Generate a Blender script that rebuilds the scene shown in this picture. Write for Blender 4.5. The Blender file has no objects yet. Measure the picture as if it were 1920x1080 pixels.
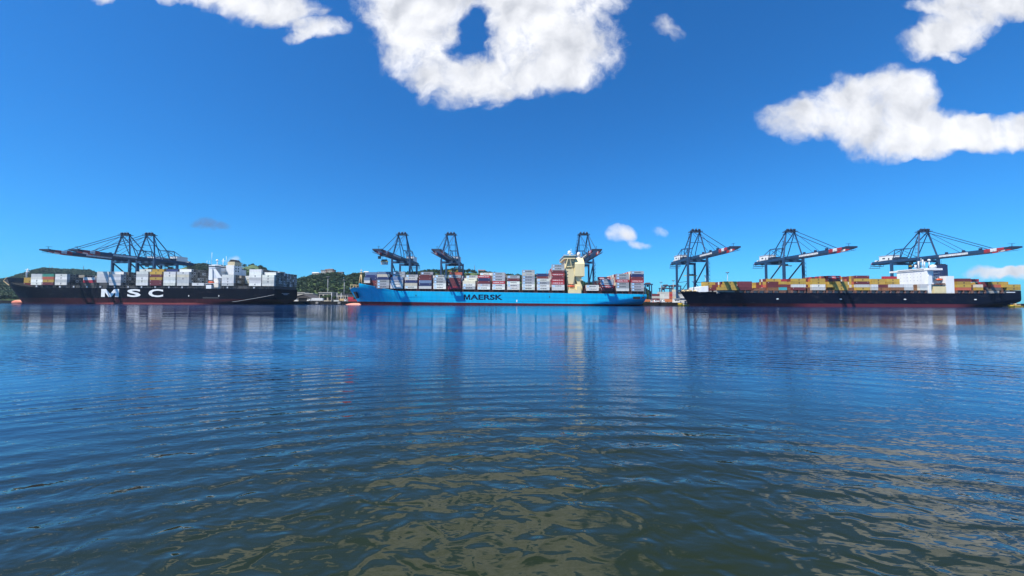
import bpy, math, random
import numpy as np
from mathutils import Vector, Matrix
random.seed(7); np.random.seed(7)
sc = bpy.context.scene
col = sc.collection
R = math.radians

# ---------------------------------------------------------------- camera
F = 700.0; CX, CY = 960.0, 540.0
CAM = Vector((0, 0, 3.0))
YAW, PITCH, ROLL = R(1.23), R(2.22), R(0.2)
fw = Vector((-math.sin(YAW) * math.cos(PITCH), math.cos(YAW) * math.cos(PITCH), math.sin(PITCH)))
r0 = Vector((math.cos(YAW), math.sin(YAW), 0))
u0 = r0.cross(fw)
rt = r0 * math.cos(ROLL) + u0 * math.sin(ROLL)
up = u0 * math.cos(ROLL) - r0 * math.sin(ROLL)
cd = bpy.data.cameras.new('camera'); cam = bpy.data.objects.new('camera', cd); col.objects.link(cam)
m = Matrix((rt, up, -fw)).transposed().to_4x4(); m.translation = CAM
cam.matrix_world = m
cd.sensor_width = 36; cd.lens = 36 * F / 1920; cd.clip_start = 0.1; cd.clip_end = 30000
sc.camera = cam

def ray(px, py):
    return fw + rt * ((px - CX) / F) - up * ((py - CY) / F)
def at(px, py, v):
    """the world point seen at photo pixel (px, py) on the vertical plane y = v"""
    d = ray(px, py); t = (v - CAM.y) / d.y
    return CAM + d * t
def X(px, v): return at(px, 566, v).x
def Z(px, py, v): return at(px, py, v).z

# ---------------------------------------------------------------- materials
MATS = {}
def nodes(mt):
    nt = mt.node_tree
    return nt, nt.nodes, nt.links
def mat(name, rgb, rough=.55, metal=0., noise=.0, nscale=1.0, streak=0., objcol=False, spec=.5):
    if name in MATS: return MATS[name]
    mt = bpy.data.materials.new(name); mt.use_nodes = True
    nt, N, L = nodes(mt); b = N['Principled BSDF']
    b.inputs['Base Color'].default_value = (*rgb, 1); b.inputs['Roughness'].default_value = rough
    b.inputs['Metallic'].default_value = metal; b.inputs['Specular IOR Level'].default_value = spec
    src = None
    if objcol:
        oi = N.new('ShaderNodeObjectInfo'); src = oi.outputs['Color']
    if noise or streak:
        tc = N.new('ShaderNodeTexCoord'); mp = N.new('ShaderNodeMapping')
        L.new(tc.outputs['Object'], mp.inputs['Vector'])
        if objcol:
            ad = N.new('ShaderNodeVectorMath'); ad.operation = 'ADD'
            L.new(tc.outputs['Object'], ad.inputs[0]); L.new(oi.outputs['Location'], ad.inputs[1]); L.new(ad.outputs[0], mp.inputs['Vector'])
        mp.inputs['Scale'].default_value = (1, 1, .22 if streak else 1)
        nz = N.new('ShaderNodeTexNoise'); nz.inputs['Scale'].default_value = nscale; nz.inputs['Detail'].default_value = 5
        L.new(mp.outputs[0], nz.inputs['Vector'])
        rp = N.new('ShaderNodeMapRange'); rp.inputs['From Min'].default_value = .3; rp.inputs['From Max'].default_value = .75
        k = max(noise, streak)
        rp.inputs['To Min'].default_value = 1 + k * .25; rp.inputs['To Max'].default_value = 1 - k
        L.new(nz.outputs['Fac'], rp.inputs['Value'])
        mx = N.new('ShaderNodeMix'); mx.data_type = 'RGBA'; mx.blend_type = 'MULTIPLY'; mx.inputs['Factor'].default_value = 1
        if src is not None: L.new(src, mx.inputs['A'])
        else: mx.inputs['A'].default_value = (*rgb, 1)
        L.new(rp.outputs[0], mx.inputs['B']); L.new(mx.outputs['Result'], b.inputs['Base Color'])
    elif src is not None: L.new(src, b.inputs['Base Color'])
    MATS[name] = mt
    return mt

crane_blue = mat('crane_blue_paint', (.018, .062, .14), .5, noise=.35, nscale=.35)
crane_dark = mat('crane_dark_steel', (.02, .035, .07), .6, noise=.3)
crane_red = mat('crane_red_band', (.45, .035, .04), .5, noise=.2)
white = mat('white_paint', (.8, .8, .78), .45, noise=.12, nscale=.3, streak=.14)
offwhite = mat('grey_white_paint', (.62, .64, .66), .5, noise=.2, nscale=.4)
steel = mat('galvanised_steel', (.3, .31, .33), .5, noise=.2)
rust = mat('rusty_steel', (.16, .07, .045), .8, noise=.4, nscale=.6)
black = mat('black_steel', (.012, .013, .016), .6)
glass = mat('window_glass', (.015, .02, .03), .12)
cream = mat('cream_paint', (.74, .62, .34), .5, noise=.12, nscale=.25, streak=.15)
tan = mat('mast_ochre_paint', (.55, .40, .2), .55, noise=.2)
orange = mat('lifeboat_orange', (.75, .11, .03), .4, noise=.1)
yellow = mat('yellow_paint', (.72, .44, .03), .45, noise=.15)
maroon = mat('deck_red_oxide', (.10, .03, .025), .75, noise=.35, nscale=.5)
letter_white = mat('hull_letter_white', (.8, .8, .76), .5, noise=.12, nscale=.3)
letter_navy = mat('hull_letter_navy', (.004, .008, .035), .6, spec=.1)
dark_grey = mat('dark_grey_steel', (.05, .052, .055), .7, noise=.3)
paint = mat('container_paint', (.5, .5, .5), .55, streak=.18, nscale=.9, objcol=True)
ink_dark = mat('container_dark_lettering', (.012, .02, .05), .6, spec=.2)
ink_white = mat('container_white_lettering', (.82, .82, .8), .6)
ink_blue = mat('container_blue_emblem', (.10, .42, .72), .6)
concrete = mat('quay_concrete', (.28, .26, .23), .85, noise=.35, nscale=.15)
tarmac = mat('yard_paving', (.16, .155, .15), .9, noise=.3, nscale=.05)
wall_pale = mat('pale_plaster', (.40, .37, .30), .8, noise=.25, nscale=.3)
wall_white = mat('white_plaster', (.42, .40, .37), .8, noise=.2, nscale=.3)
wall_pink = mat('terracotta_plaster', (.26, .17, .14), .8, noise=.25, nscale=.3)
roof_tile = mat('clay_roof_tiles', (.17, .09, .07), .85, noise=.3, nscale=.5)
roof_sheet = mat('pale_sheet_roof', (.55, .52, .46), .6, noise=.2, nscale=.3)
roof_dark = mat('dark_sheet_roof', (.06, .055, .055), .8, noise=.3, nscale=.3)
bark = mat('tree_bark', (.10, .075, .05), .9, noise=.4, nscale=2)
orange_red = mat('orange_tarpaulin', (.62, .2, .07), .7, noise=.2)
rubber = mat('black_rubber', (.015, .015, .015), .8)

def hull_mat(name, topc, bootc, z0, slope, bandc=None, band_h=1.1, band_x=(-1e5, 1e5), streakamt=.35):
    mt = bpy.data.materials.new(name); mt.use_nodes = True
    nt, N, L = nodes(mt); b = N['Principled BSDF']; b.inputs['Roughness'].default_value = .6; b.inputs['Specular IOR Level'].default_value = .06
    g = N.new('ShaderNodeNewGeometry'); sp = N.new('ShaderNodeSeparateXYZ'); L.new(g.outputs['Position'], sp.inputs[0])
    def mth(op, a, bb, c=None):
        n = N.new('ShaderNodeMath'); n.operation = op
        for i, q in enumerate((a, bb, c)):
            if q is None: continue
            if isinstance(q, (int, float)): n.inputs[i].default_value = q
            else: L.new(q, n.inputs[i])
        return n.outputs[0]
    def noise(scale, sx, sy, sz, det=5):
        mp = N.new('ShaderNodeMapping'); mp.inputs['Scale'].default_value = (sx, sy, sz)
        L.new(g.outputs['Position'], mp.inputs['Vector'])
        nz = N.new('ShaderNodeTexNoise'); nz.inputs['Scale'].default_value = scale; nz.inputs['Detail'].default_value = det
        L.new(mp.outputs[0], nz.inputs['Vector']); return nz.outputs['Fac']
    def rng(v, a, bb, c, d):
        n = N.new('ShaderNodeMapRange'); n.inputs[1].default_value = a; n.inputs[2].default_value = bb
        n.inputs[3].default_value = c; n.inputs[4].default_value = d; L.new(v, n.inputs[0]); return n.outputs[0]
    def mix(f, a, bb, mode='MIX'):
        n = N.new('ShaderNodeMix'); n.data_type = 'RGBA'; n.blend_type = mode
        for s, q in (('Factor', f), ('A', a), ('B', bb)):
            if isinstance(q, (int, float)): n.inputs[s].default_value = q
            elif isinstance(q, tuple): n.inputs[s].default_value = (*q, 1)
            else: L.new(q, n.inputs[s])
        return n.outputs['Result']
    zz = mth('SUBTRACT', sp.outputs['Z'], mth('MULTIPLY', sp.outputs['X'], slope))
    isboot = mth('LESS_THAN', zz, z0)
    topcol = mix(rng(noise(.5, 1, 1, .12), .35, .8, 1, 1 - streakamt), (0, 0, 0), topc)
    # scuffs and rubbed paint in long thin patches
    sc2 = rng(noise(.12, 1, 1, 3.0), .58, .72, 0, .35)
    topcol = mix(sc2, topcol, tuple(.6 * c + .045 for c in topc))
    boot = mix(rng(noise(.4, 1, 1, .3), .3, .75, 1, .65), (0, 0, 0), bootc)
    if bandc:
        hb = mth('ADD', mth('MULTIPLY', noise(.08, 1, 1, 1), band_h * .8), band_h * .6)
        isb = mth('MULTIPLY', mth('LESS_THAN', sp.outputs['Z'], hb), rng(sp.outputs['X'], band_x[0], band_x[0] + 18, 0, 1))
        isb = mth('MULTIPLY', isb, rng(sp.outputs['X'], band_x[1] - 18, band_x[1], 1, 0))
        boot = mix(isb, boot, bandc)
    L.new(mix(isboot, topcol, boot), b.inputs['Base Color'])
    return mt

# ---------------------------------------------------------------- mesh builder
def eps(): return random.uniform(.001, .006)
class MB:
    def __init__(s): s.v = []; s.f = []; s.mi = []; s.sm = []
    def add(s, vs, fs, mi=0, smooth=False):
        o = len(s.v); s.v += [tuple(p) for p in vs]
        for f in fs: s.f.append(tuple(i + o for i in f)); s.mi.append(mi); s.sm.append(smooth)
        return s
    def box(s, x0, x1, y0, y1, z0, z1, mi=0):
        e = eps(); x0 -= e; x1 += e; y0 -= e; y1 += e; z0 -= e; z1 += e
        return s.add([(x0, y0, z0), (x1, y0, z0), (x1, y1, z0), (x0, y1, z0), (x0, y0, z1), (x1, y0, z1), (x1, y1, z1), (x0, y1, z1)],
                     [(0, 3, 2, 1), (4, 5, 6, 7), (0, 1, 5, 4), (1, 2, 6, 5), (2, 3, 7, 6), (3, 0, 4, 7)], mi)
    def beam(s, p, q, w, h=None, mi=0):
        p = Vector(p); q = Vector(q); h = h or w; w += eps(); h += eps()
        d = (q - p).normalized()
        a = d.cross(Vector((0, 0, 1)))
        if a.length < .05: a = Vector((1, 0, 0))
        a.normalize(); b = a.cross(d).normalized()
        vs = []
        for c in (p, q):
            for i, j in ((-1, -1), (1, -1), (1, 1), (-1, 1)): vs.append(c + a * (i * w / 2) + b * (j * h / 2))
        return s.add(vs, [(0, 1, 2, 3), (7, 6, 5, 4), (0, 4, 5, 1), (1, 5, 6, 2), (2, 6, 7, 3), (3, 7, 4, 0)], mi)
    def tube(s, pts, rad, n=8, mi=0, cap=True):
        pts = [Vector(p) for p in pts]
        rs = rad if isinstance(rad, (list, tuple)) else [rad] * len(pts)
        vs = []; fs = []
        for k, p in enumerate(pts):
            d = (pts[min(k + 1, len(pts) - 1)] - pts[max(k - 1, 0)]).normalized()
            a = d.cross(Vector((0, 0, 1)))
            if a.length < .05: a = Vector((1, 0, 0))
            a.normalize(); b = d.cross(a)
            for i in range(n):
                t = 2 * math.pi * i / n; vs.append(p + (a * math.cos(t) + b * math.sin(t)) * rs[k])
        for k in range(len(pts) - 1):
            for i in range(n):
                j = (i + 1) % n; fs.append((k * n + i, k * n + j, (k + 1) * n + j, (k + 1) * n + i))
        s.add(vs, fs, mi, True)
        if cap:
            o = len(s.v) - len(vs)
            s.f.append(tuple(o + i for i in range(n - 1, -1, -1))); s.mi.append(mi); s.sm.append(False)
            o2 = o + (len(pts) - 1) * n
            s.f.append(tuple(o2 + i for i in range(n))); s.mi.append(mi); s.sm.append(False)
        return s
    def prism(s, poly, axis, a0, a1, mi=0):
        """extrude a 2-D outline: axis 'y' -> outline in (x,z); 'x' -> (y,z); 'z' -> (x,y)"""
        def P(p, a):
            return {'y': (p[0], a, p[1]), 'x': (a, p[0], p[1]), 'z': (p[0], p[1], a)}[axis]
        n = len(poly); vs = [P(p, a0) for p in poly] + [P(p, a1) for p in poly]
        fs = [tuple(range(n)), tuple(range(2 * n - 1, n - 1, -1))] + [(i, i + n, (i + 1) % n + n, (i + 1) % n) for i in range(n)]
        return s.add(vs, fs, mi)
    def ball(s, c, r, nu=12, nv=8, mi=0, flat=None):
        c = Vector(c); r = (r, r, r) if isinstance(r, (int, float)) else r
        vs = [(c.x, c.y, c.z - r[2])]
        for j in range(1, nv):
            t = -math.pi / 2 + math.pi * j / nv
            for i in range(nu):
                a = 2 * math.pi * i / nu
                vs.append((c.x + r[0] * math.cos(t) * math.cos(a), c.y + r[1] * math.cos(t) * math.sin(a), c.z + r[2] * math.sin(t)))
        vs.append((c.x, c.y, c.z + r[2])); fs = []
        for i in range(nu): fs.append((0, 1 + (i + 1) % nu, 1 + i))
        for j in range(nv - 2):
            for i in range(nu):
                a = 1 + j * nu; fs.append((a + i, a + (i + 1) % nu, a + nu + (i + 1) % nu, a + nu + i))
        a = 1 + (nv - 2) * nu
        for i in range(nu): fs.append((a + i, a + (i + 1) % nu, len(vs) - 1))
        return s.add(vs, fs, mi, True)
    def mesh(s, name, mats, org=(0, 0, 0), fix=True):
        me = bpy.data.meshes.new(name)
        ox, oy, oz = org
        me.from_pydata([(x - ox, y - oy, z - oz) for x, y, z in s.v], [], s.f)
        for mm in (mats if isinstance(mats, (list, tuple)) else [mats]): me.materials.append(mm)
        me.polygons.foreach_set('material_index', s.mi); me.polygons.foreach_set('use_smooth', s.sm)
        if fix:
            import bmesh
            bm = bmesh.new(); bm.from_mesh(me); bmesh.ops.recalc_face_normals(bm, faces=bm.faces[:]); bm.to_mesh(me); bm.free()
        me.update(); return me
    def build(s, name, mats, parent=None, org=None):
        w = Vector((0, 0, 0)); p = parent
        while p is not None: w += p.location; p = p.parent
        if parent is None and org is not None: w = Vector(org)
        o = bpy.data.objects.new(name, s.mesh(name, mats, w)); col.objects.link(o)
        if parent is not None: o.parent = parent
        else: o.location = w
        return o

def tag(o, label=None, cat=None, group=None, kind=None):
    if label: o['label'] = label
    if cat: o['category'] = cat
    if group: o['group'] = group
    if kind: o['kind'] = kind
    return o
def thing(name, loc, label, cat, group=None):
    o = bpy.data.objects.new(name, None); col.objects.link(o); o.location = loc; o.empty_display_size = .5
    return tag(o, label, cat, group)
CH = {}
def copy_tree(o, parent=None):
    c = o.copy(); col.objects.link(c); c.parent = parent
    for ch in list(o.children): copy_tree(ch, c)
    return c

def text_geo(body, bold=.02):
    """flat lettering as polygons, scaled into the unit box"""
    MP = [(0, 0), (.21, 0), (.21, .60), (.42, 0), (.58, 0), (.79, .60), (.79, 0), (1, 0), (1, 1), (.73, 1), (.5, .38), (.27, 1), (0, 1)]
    if body == 'M': return MP, [tuple(range(13))]
    if body == 'MAERSK':
        vs, fs = text_geo('AERSK', bold)
        return [(x * .165, y) for x, y in MP] + [(.168 + x * .832, y) for x, y in vs], [tuple(range(13))] + [tuple(i + 13 for i in f) for f in fs]
    cu = bpy.data.curves.new('lettering', 'FONT'); cu.body = body; cu.offset = bold; cu.resolution_u = 3
    ob = bpy.data.objects.new('lettering', cu); col.objects.link(ob)
    bpy.context.view_layer.update()
    me = bpy.data.meshes.new_from_object(ob.evaluated_get(bpy.context.evaluated_depsgraph_get()))
    vs = [tuple(v.co) for v in me.vertices]; fs = [tuple(p.vertices) for p in me.polygons]
    bpy.data.objects.remove(ob); bpy.data.curves.remove(cu); bpy.data.meshes.remove(me)
    x0 = min(v[0] for v in vs); x1 = max(v[0] for v in vs); y0 = min(v[1] for v in vs); y1 = max(v[1] for v in vs)
    return [((v[0] - x0) / (x1 - x0), (v[1] - y0) / (y1 - y0)) for v in vs], fs
def add_text(mb, body, x0, x1, z0, z1, y, mi, bold=.02, t=.012, slant=0.):
    vs, fs = text_geo(body, bold)
    mb.add([(x0 + a * (x1 - x0), y, z0 + b * (z1 - z0) + slant * a) for a, b in vs], [f[::-1] for f in fs], mi)

# ---------------------------------------------------------------- sun, sky and clouds
SUN = Vector((-.43, -.40, 1)).normalized()
sd = bpy.data.lights.new('sun', 'SUN'); sd.energy = 5.0; sd.angle = R(.53); sd.color = (1, .955, .88)
so = bpy.data.objects.new('sun', sd); col.objects.link(so); so.location = (0, 0, 200)
so.rotation_euler = SUN.to_track_quat('Z', 'Y').to_euler()

w = bpy.data.worlds.new("World"); sc.world = w; w.use_nodes = True
nt = w.node_tree; N = nt.nodes; L = nt.links; bg = N['Background']
def M_(op, *a, clamp=False):
    n = N.new('ShaderNodeMath'); n.operation = op; n.use_clamp = clamp
    for i, q in enumerate(a):
        if isinstance(q, (int, float)): n.inputs[i].default_value = q
        else: L.new(q, n.inputs[i])
    return n.outputs[0]
def V_(op, *a):
    n = N.new('ShaderNodeVectorMath'); n.operation = op
    for i, q in enumerate(a):
        if isinstance(q, tuple): n.inputs[i].default_value = q
        else: L.new(q, n.inputs[i])
    return n
def MIX_(f, a, b, mode='MIX'):
    n = N.new('ShaderNodeMix'); n.data_type = 'RGBA'; n.blend_type = mode
    for s_, q in (('Factor', f), ('A', a), ('B', b)):
        if isinstance(q, (int, float)): n.inputs[s_].default_value = q
        elif isinstance(q, tuple): n.inputs[s_].default_value = (*q, 1)
        else: L.new(q, n.inputs[s_])
    return n.outputs['Result']
def RNG_(v, a, b, c, d, smooth=False):
    n = N.new('ShaderNodeMapRange'); n.interpolation_type = 'SMOOTHSTEP' if smooth else 'LINEAR'
    for i, q in enumerate((a, b, c, d)): n.inputs[i + 1].default_value = q
    L.new(v, n.inputs[0]); return n.outputs[0]
sk = N.new('ShaderNodeTexSky'); sk.sky_type = 'NISHITA'; sk.sun_disc = False
sk.sun_elevation = math.asin(SUN.z); sk.sun_rotation = math.atan2(SUN.x, SUN.y)
sk.altitude = 0; sk.air_density = 1.0; sk.dust_density = .3; sk.ozone_density = 2.0
tc = N.new('ShaderNodeTexCoord'); D = tc.outputs['Generated']
sp = N.new('ShaderNodeSeparateXYZ'); L.new(D, sp.inputs[0])
SKY_GAIN = (.135, .58, 1.03)
skyc = MIX_(1.0, sk.outputs[0], SKY_GAIN, 'MULTIPLY')
# clouds: soft masses laid out by direction, broken up by fractal noise
ysafe = M_('MAXIMUM', sp.outputs['Y'], .05)
cx = N.new('ShaderNodeCombineXYZ')
L.new(M_('DIVIDE', sp.outputs['X'], ysafe), cx.inputs['X']); L.new(M_('DIVIDE', sp.outputs['Z'], ysafe), cx.inputs['Y'])
Q = cx.outputs[0]
def noise_(vec, scale, detail=8, rough=.6, off=(0, 0, 0), lac=2.0):
    v = V_('ADD', vec, off).outputs[0]
    n = N.new('ShaderNodeTexNoise'); n.inputs['Scale'].default_value = scale; n.inputs['Detail'].default_value = detail
    n.inputs['Roughness'].default_value = rough; L.new(v, n.inputs['Vector']); return n
wq = noise_(Q, 5.0, 4, .6)
Qw = V_('ADD', Q, V_('SCALE', V_('SUBTRACT', wq.outputs['Color'], (.5, .5, .5)).outputs[0]).outputs[0])
Qw.inputs[1].links[0].from_node.inputs['Scale'].default_value = .11
Qw = Qw.outputs[0]
# photo pixel centre, radii, weight of each mass (converted to directions)
CL = [(752, -40, 100, 110, 1.0), (800, 60, 108, 100, 1.0), (850, 150, 80, 55, .95), (960, 130, 130, 55, 1.0), (1060, 85, 115, 80, 1.05), (1000, 10, 110, 110, 1.1),
      (1110, -40, 80, 80, .9), (880, -40, 130, 75, 1.1), (920, 185, 38, 26, .55), (1090, 140, 45, 26, .6), (1000, 60, 70, 80, .8),
      (520, 15, 90, 36, 1.0), (600, 52, 62, 24, .95), (450, -15, 90, 40, .9), (555, 72, 24, 12, .6), (200, -5, 24, 17, .8), (310, -8, 26, 16, .7), (370, -10, 44, 18, .7),
      (1480, 232, 62, 40, 1.0), (1570, 210, 90, 50, 1.1), (1670, 190, 85, 62, 1.15), (1720, 165, 38, 36, .7), (1650, 260, 80, 40, 1.0), (1760, 245, 110, 42, 1.05), (1870, 245, 110, 34, 1.0), (1960, 240, 90, 40, 1.0), (1600, 165, 55, 30, .7),
      (1730, 85, 50, 32, 1.0), (1790, 50, 70, 48, 1.1), (1880, 10, 120, 42, 1.1), (1720, 15, 34, 16, .75), (1830, -30, 130, 60, 1.1), (1780, 108, 32, 9, .5),
      (1248, 52, 24, 26, .42), (1164, 444, 25, 16, .62), (1196, 463, 24, 9, .62), (1232, 430, 22, 12, .5),
      (1850, 512, 52, 12, 1.0), (1910, 516, 50, 14, 1.0), (1960, 508, 60, 14, .9), (438, 492, 14, 9, .5), (90, -95, 90, 34, .9), (300, -120, 110, 36, .9), (-130, -60, 80, 36, .8), (960, -140, 120, 60, .9)]
acc = None
for (px, py, rx, ry, wgt) in CL:
    d = ray(px, py); q0 = (d.x / d.y, d.z / d.y, 0)
    stretch = 1 + ((px - 960) / 700) ** 2 * .02
    v = V_('MULTIPLY', V_('SUBTRACT', Qw, q0).outputs[0], (F / rx / 1.18, F / ry / 1.18, 0)).outputs[0]
    n = V_('DOT_PRODUCT', v, v).outputs['Value']
    g = M_('MULTIPLY', M_('SUBTRACT', 1.0, n, clamp=True), wgt)
    acc = g if acc is None else M_('ADD', acc, M_('MULTIPLY', g, M_('SUBTRACT', 1.0, M_('MULTIPLY', acc, .55), clamp=True)))
# the hole of blue sky inside the big cloud
for (hx, hy, hrx, hry, hm) in ((890, 52, 34, 44, .85), (868, 88, 46, 34, .85), (905, 20, 22, 34, .45), (700, 110, 30, 30, .4), (915, 100, 24, 20, .3)):
    d = ray(hx, hy)
    vh = V_('MULTIPLY', V_('SUBTRACT', Qw, (d.x / d.y, d.z / d.y, 0)).outputs[0], (F / hrx, F / hry, 0)).outputs[0]
    hole = M_('SUBTRACT', 1.0, V_('DOT_PRODUCT', vh, vh).outputs['Value'], clamp=True)
    acc = M_('SUBTRACT', acc, M_('MULTIPLY', hole, hm), clamp=True)
n1 = noise_(Qw, 8.0, 9, .64).outputs['Fac']
dens = M_('ADD', M_('SUBTRACT', M_('MULTIPLY', acc, 1.08), .32), M_('MULTIPLY', M_('SUBTRACT', n1, .5), 2.3))
alpha = RNG_(dens, -.20, .78, 0, 1, True)
alpha = M_('MULTIPLY', alpha, RNG_(acc, 0.0, .14, 0, 1, True))
# relief: lit from the upper left, greyer where the mass is thick or faces away
n2 = noise_(Qw, 5.5, 5, .52).outputs['Fac']
n3 = noise_(Q, 3.4, 3, .5, off=(3, 1, 0)).outputs['Fac']
n2b = noise_(Qw, 5.5, 5, .52, off=(-.018, .034, 0)).outputs['Fac']
relief = M_('MULTIPLY', M_('SUBTRACT', n2, n2b), 1.5)
thick = RNG_(dens, .35, 1.15, 0, 1, True)
lum = M_('ADD', M_('ADD', .95, relief), M_('MULTIPLY', thick, RNG_(n3, .36, .60, -.17, .06, True)))
lum = M_('MINIMUM', M_('MAXIMUM', lum, .60), 1.12)
CLOUD = .60
cb = N.new('ShaderNodeCombineColor')
L.new(M_('MULTIPLY', lum, CLOUD * .97), cb.inputs[0]); L.new(M_('MULTIPLY', M_('POWER', lum, .94), CLOUD * .985), cb.inputs[1]); L.new(M_('MULTIPLY', M_('POWER', lum, .82), CLOUD * 1.03), cb.inputs[2])
# faint dark wisp low on the left
d = ray(397, 419)
vd = V_('MULTIPLY', V_('SUBTRACT', Qw, (d.x / d.y, d.z / d.y, 0)).outputs[0], (F / 40, F / 11, 0)).outputs[0]
wisp = M_('MULTIPLY', M_('SUBTRACT', 1.0, V_('DOT_PRODUCT', vd, vd).outputs['Value'], clamp=True), RNG_(noise_(Q, 22, 4).outputs['Fac'], .35, .6, .1, .75))
STR = .10
skys = skys0 = MIX_(1.0, skyc, (STR, STR, STR), 'MULTIPLY')
skys = MIX_(M_("MULTIPLY", wisp, 1.15, clamp=True), skys, (.085, .14, .27))
final = MIX_(M_('MULTIPLY', alpha, .985), skys, cb.outputs[0])
front = RNG_(sp.outputs['Y'], .08, .2, 0, 1)
final = MIX_(front, skys, final)
L.new(skys0, bg.inputs['Color']); bg.inputs['Strength'].default_value = 1.0
bg2 = N.new('ShaderNodeBackground'); L.new(final, bg2.inputs['Color'])
gate = None      # only the parts of the sky that can hold cloud run the cloud nodes
for (px, py, rx, ry) in ((890, 20, 400, 270), (500, 10, 300, 170), (250, -60, 300, 150), (-60, -60, 200, 140), (1690, 222, 420, 170), (1830, 20, 330, 190), (1248, 52, 80, 80), (1195, 445, 110, 60), (1900, 512, 190, 60), (438, 492, 50, 40), (397, 419, 90, 50)):
    d = ray(px, py)
    v = V_('MULTIPLY', V_('SUBTRACT', Q, (d.x / d.y, d.z / d.y, 0)).outputs[0], (F / rx, F / ry, 0)).outputs[0]
    g = M_('LESS_THAN', V_('DOT_PRODUCT', v, v).outputs['Value'], 1.0)
    gate = g if gate is None else M_('MAXIMUM', gate, g)
ms = N.new('ShaderNodeMixShader'); L.new(M_('MULTIPLY', gate, M_('GREATER_THAN', sp.outputs['Y'], .08)), ms.inputs[0])
L.new(bg.outputs[0], ms.inputs[1]); L.new(bg2.outputs[0], ms.inputs[2]); L.new(ms.outputs[0], N['World Output'].inputs['Surface'])
# (the sky is already scaled by 0.10; the cloud masses carry their own radiance)

vs = sc.view_settings; vs.view_transform = 'Standard'; vs.look = 'None'; vs.exposure = 0.72; vs.gamma = 1; vs.use_curve_mapping = False
sc.render.engine = 'CYCLES'; sc.cycles.use_denoising = True
sc.cycles.max_bounces = 6; sc.cycles.diffuse_bounces = 2; sc.cycles.glossy_bounces = 3
w.cycles.sampling_method = 'MANUAL'; w.cycles.sample_map_resolution = 256

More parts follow.
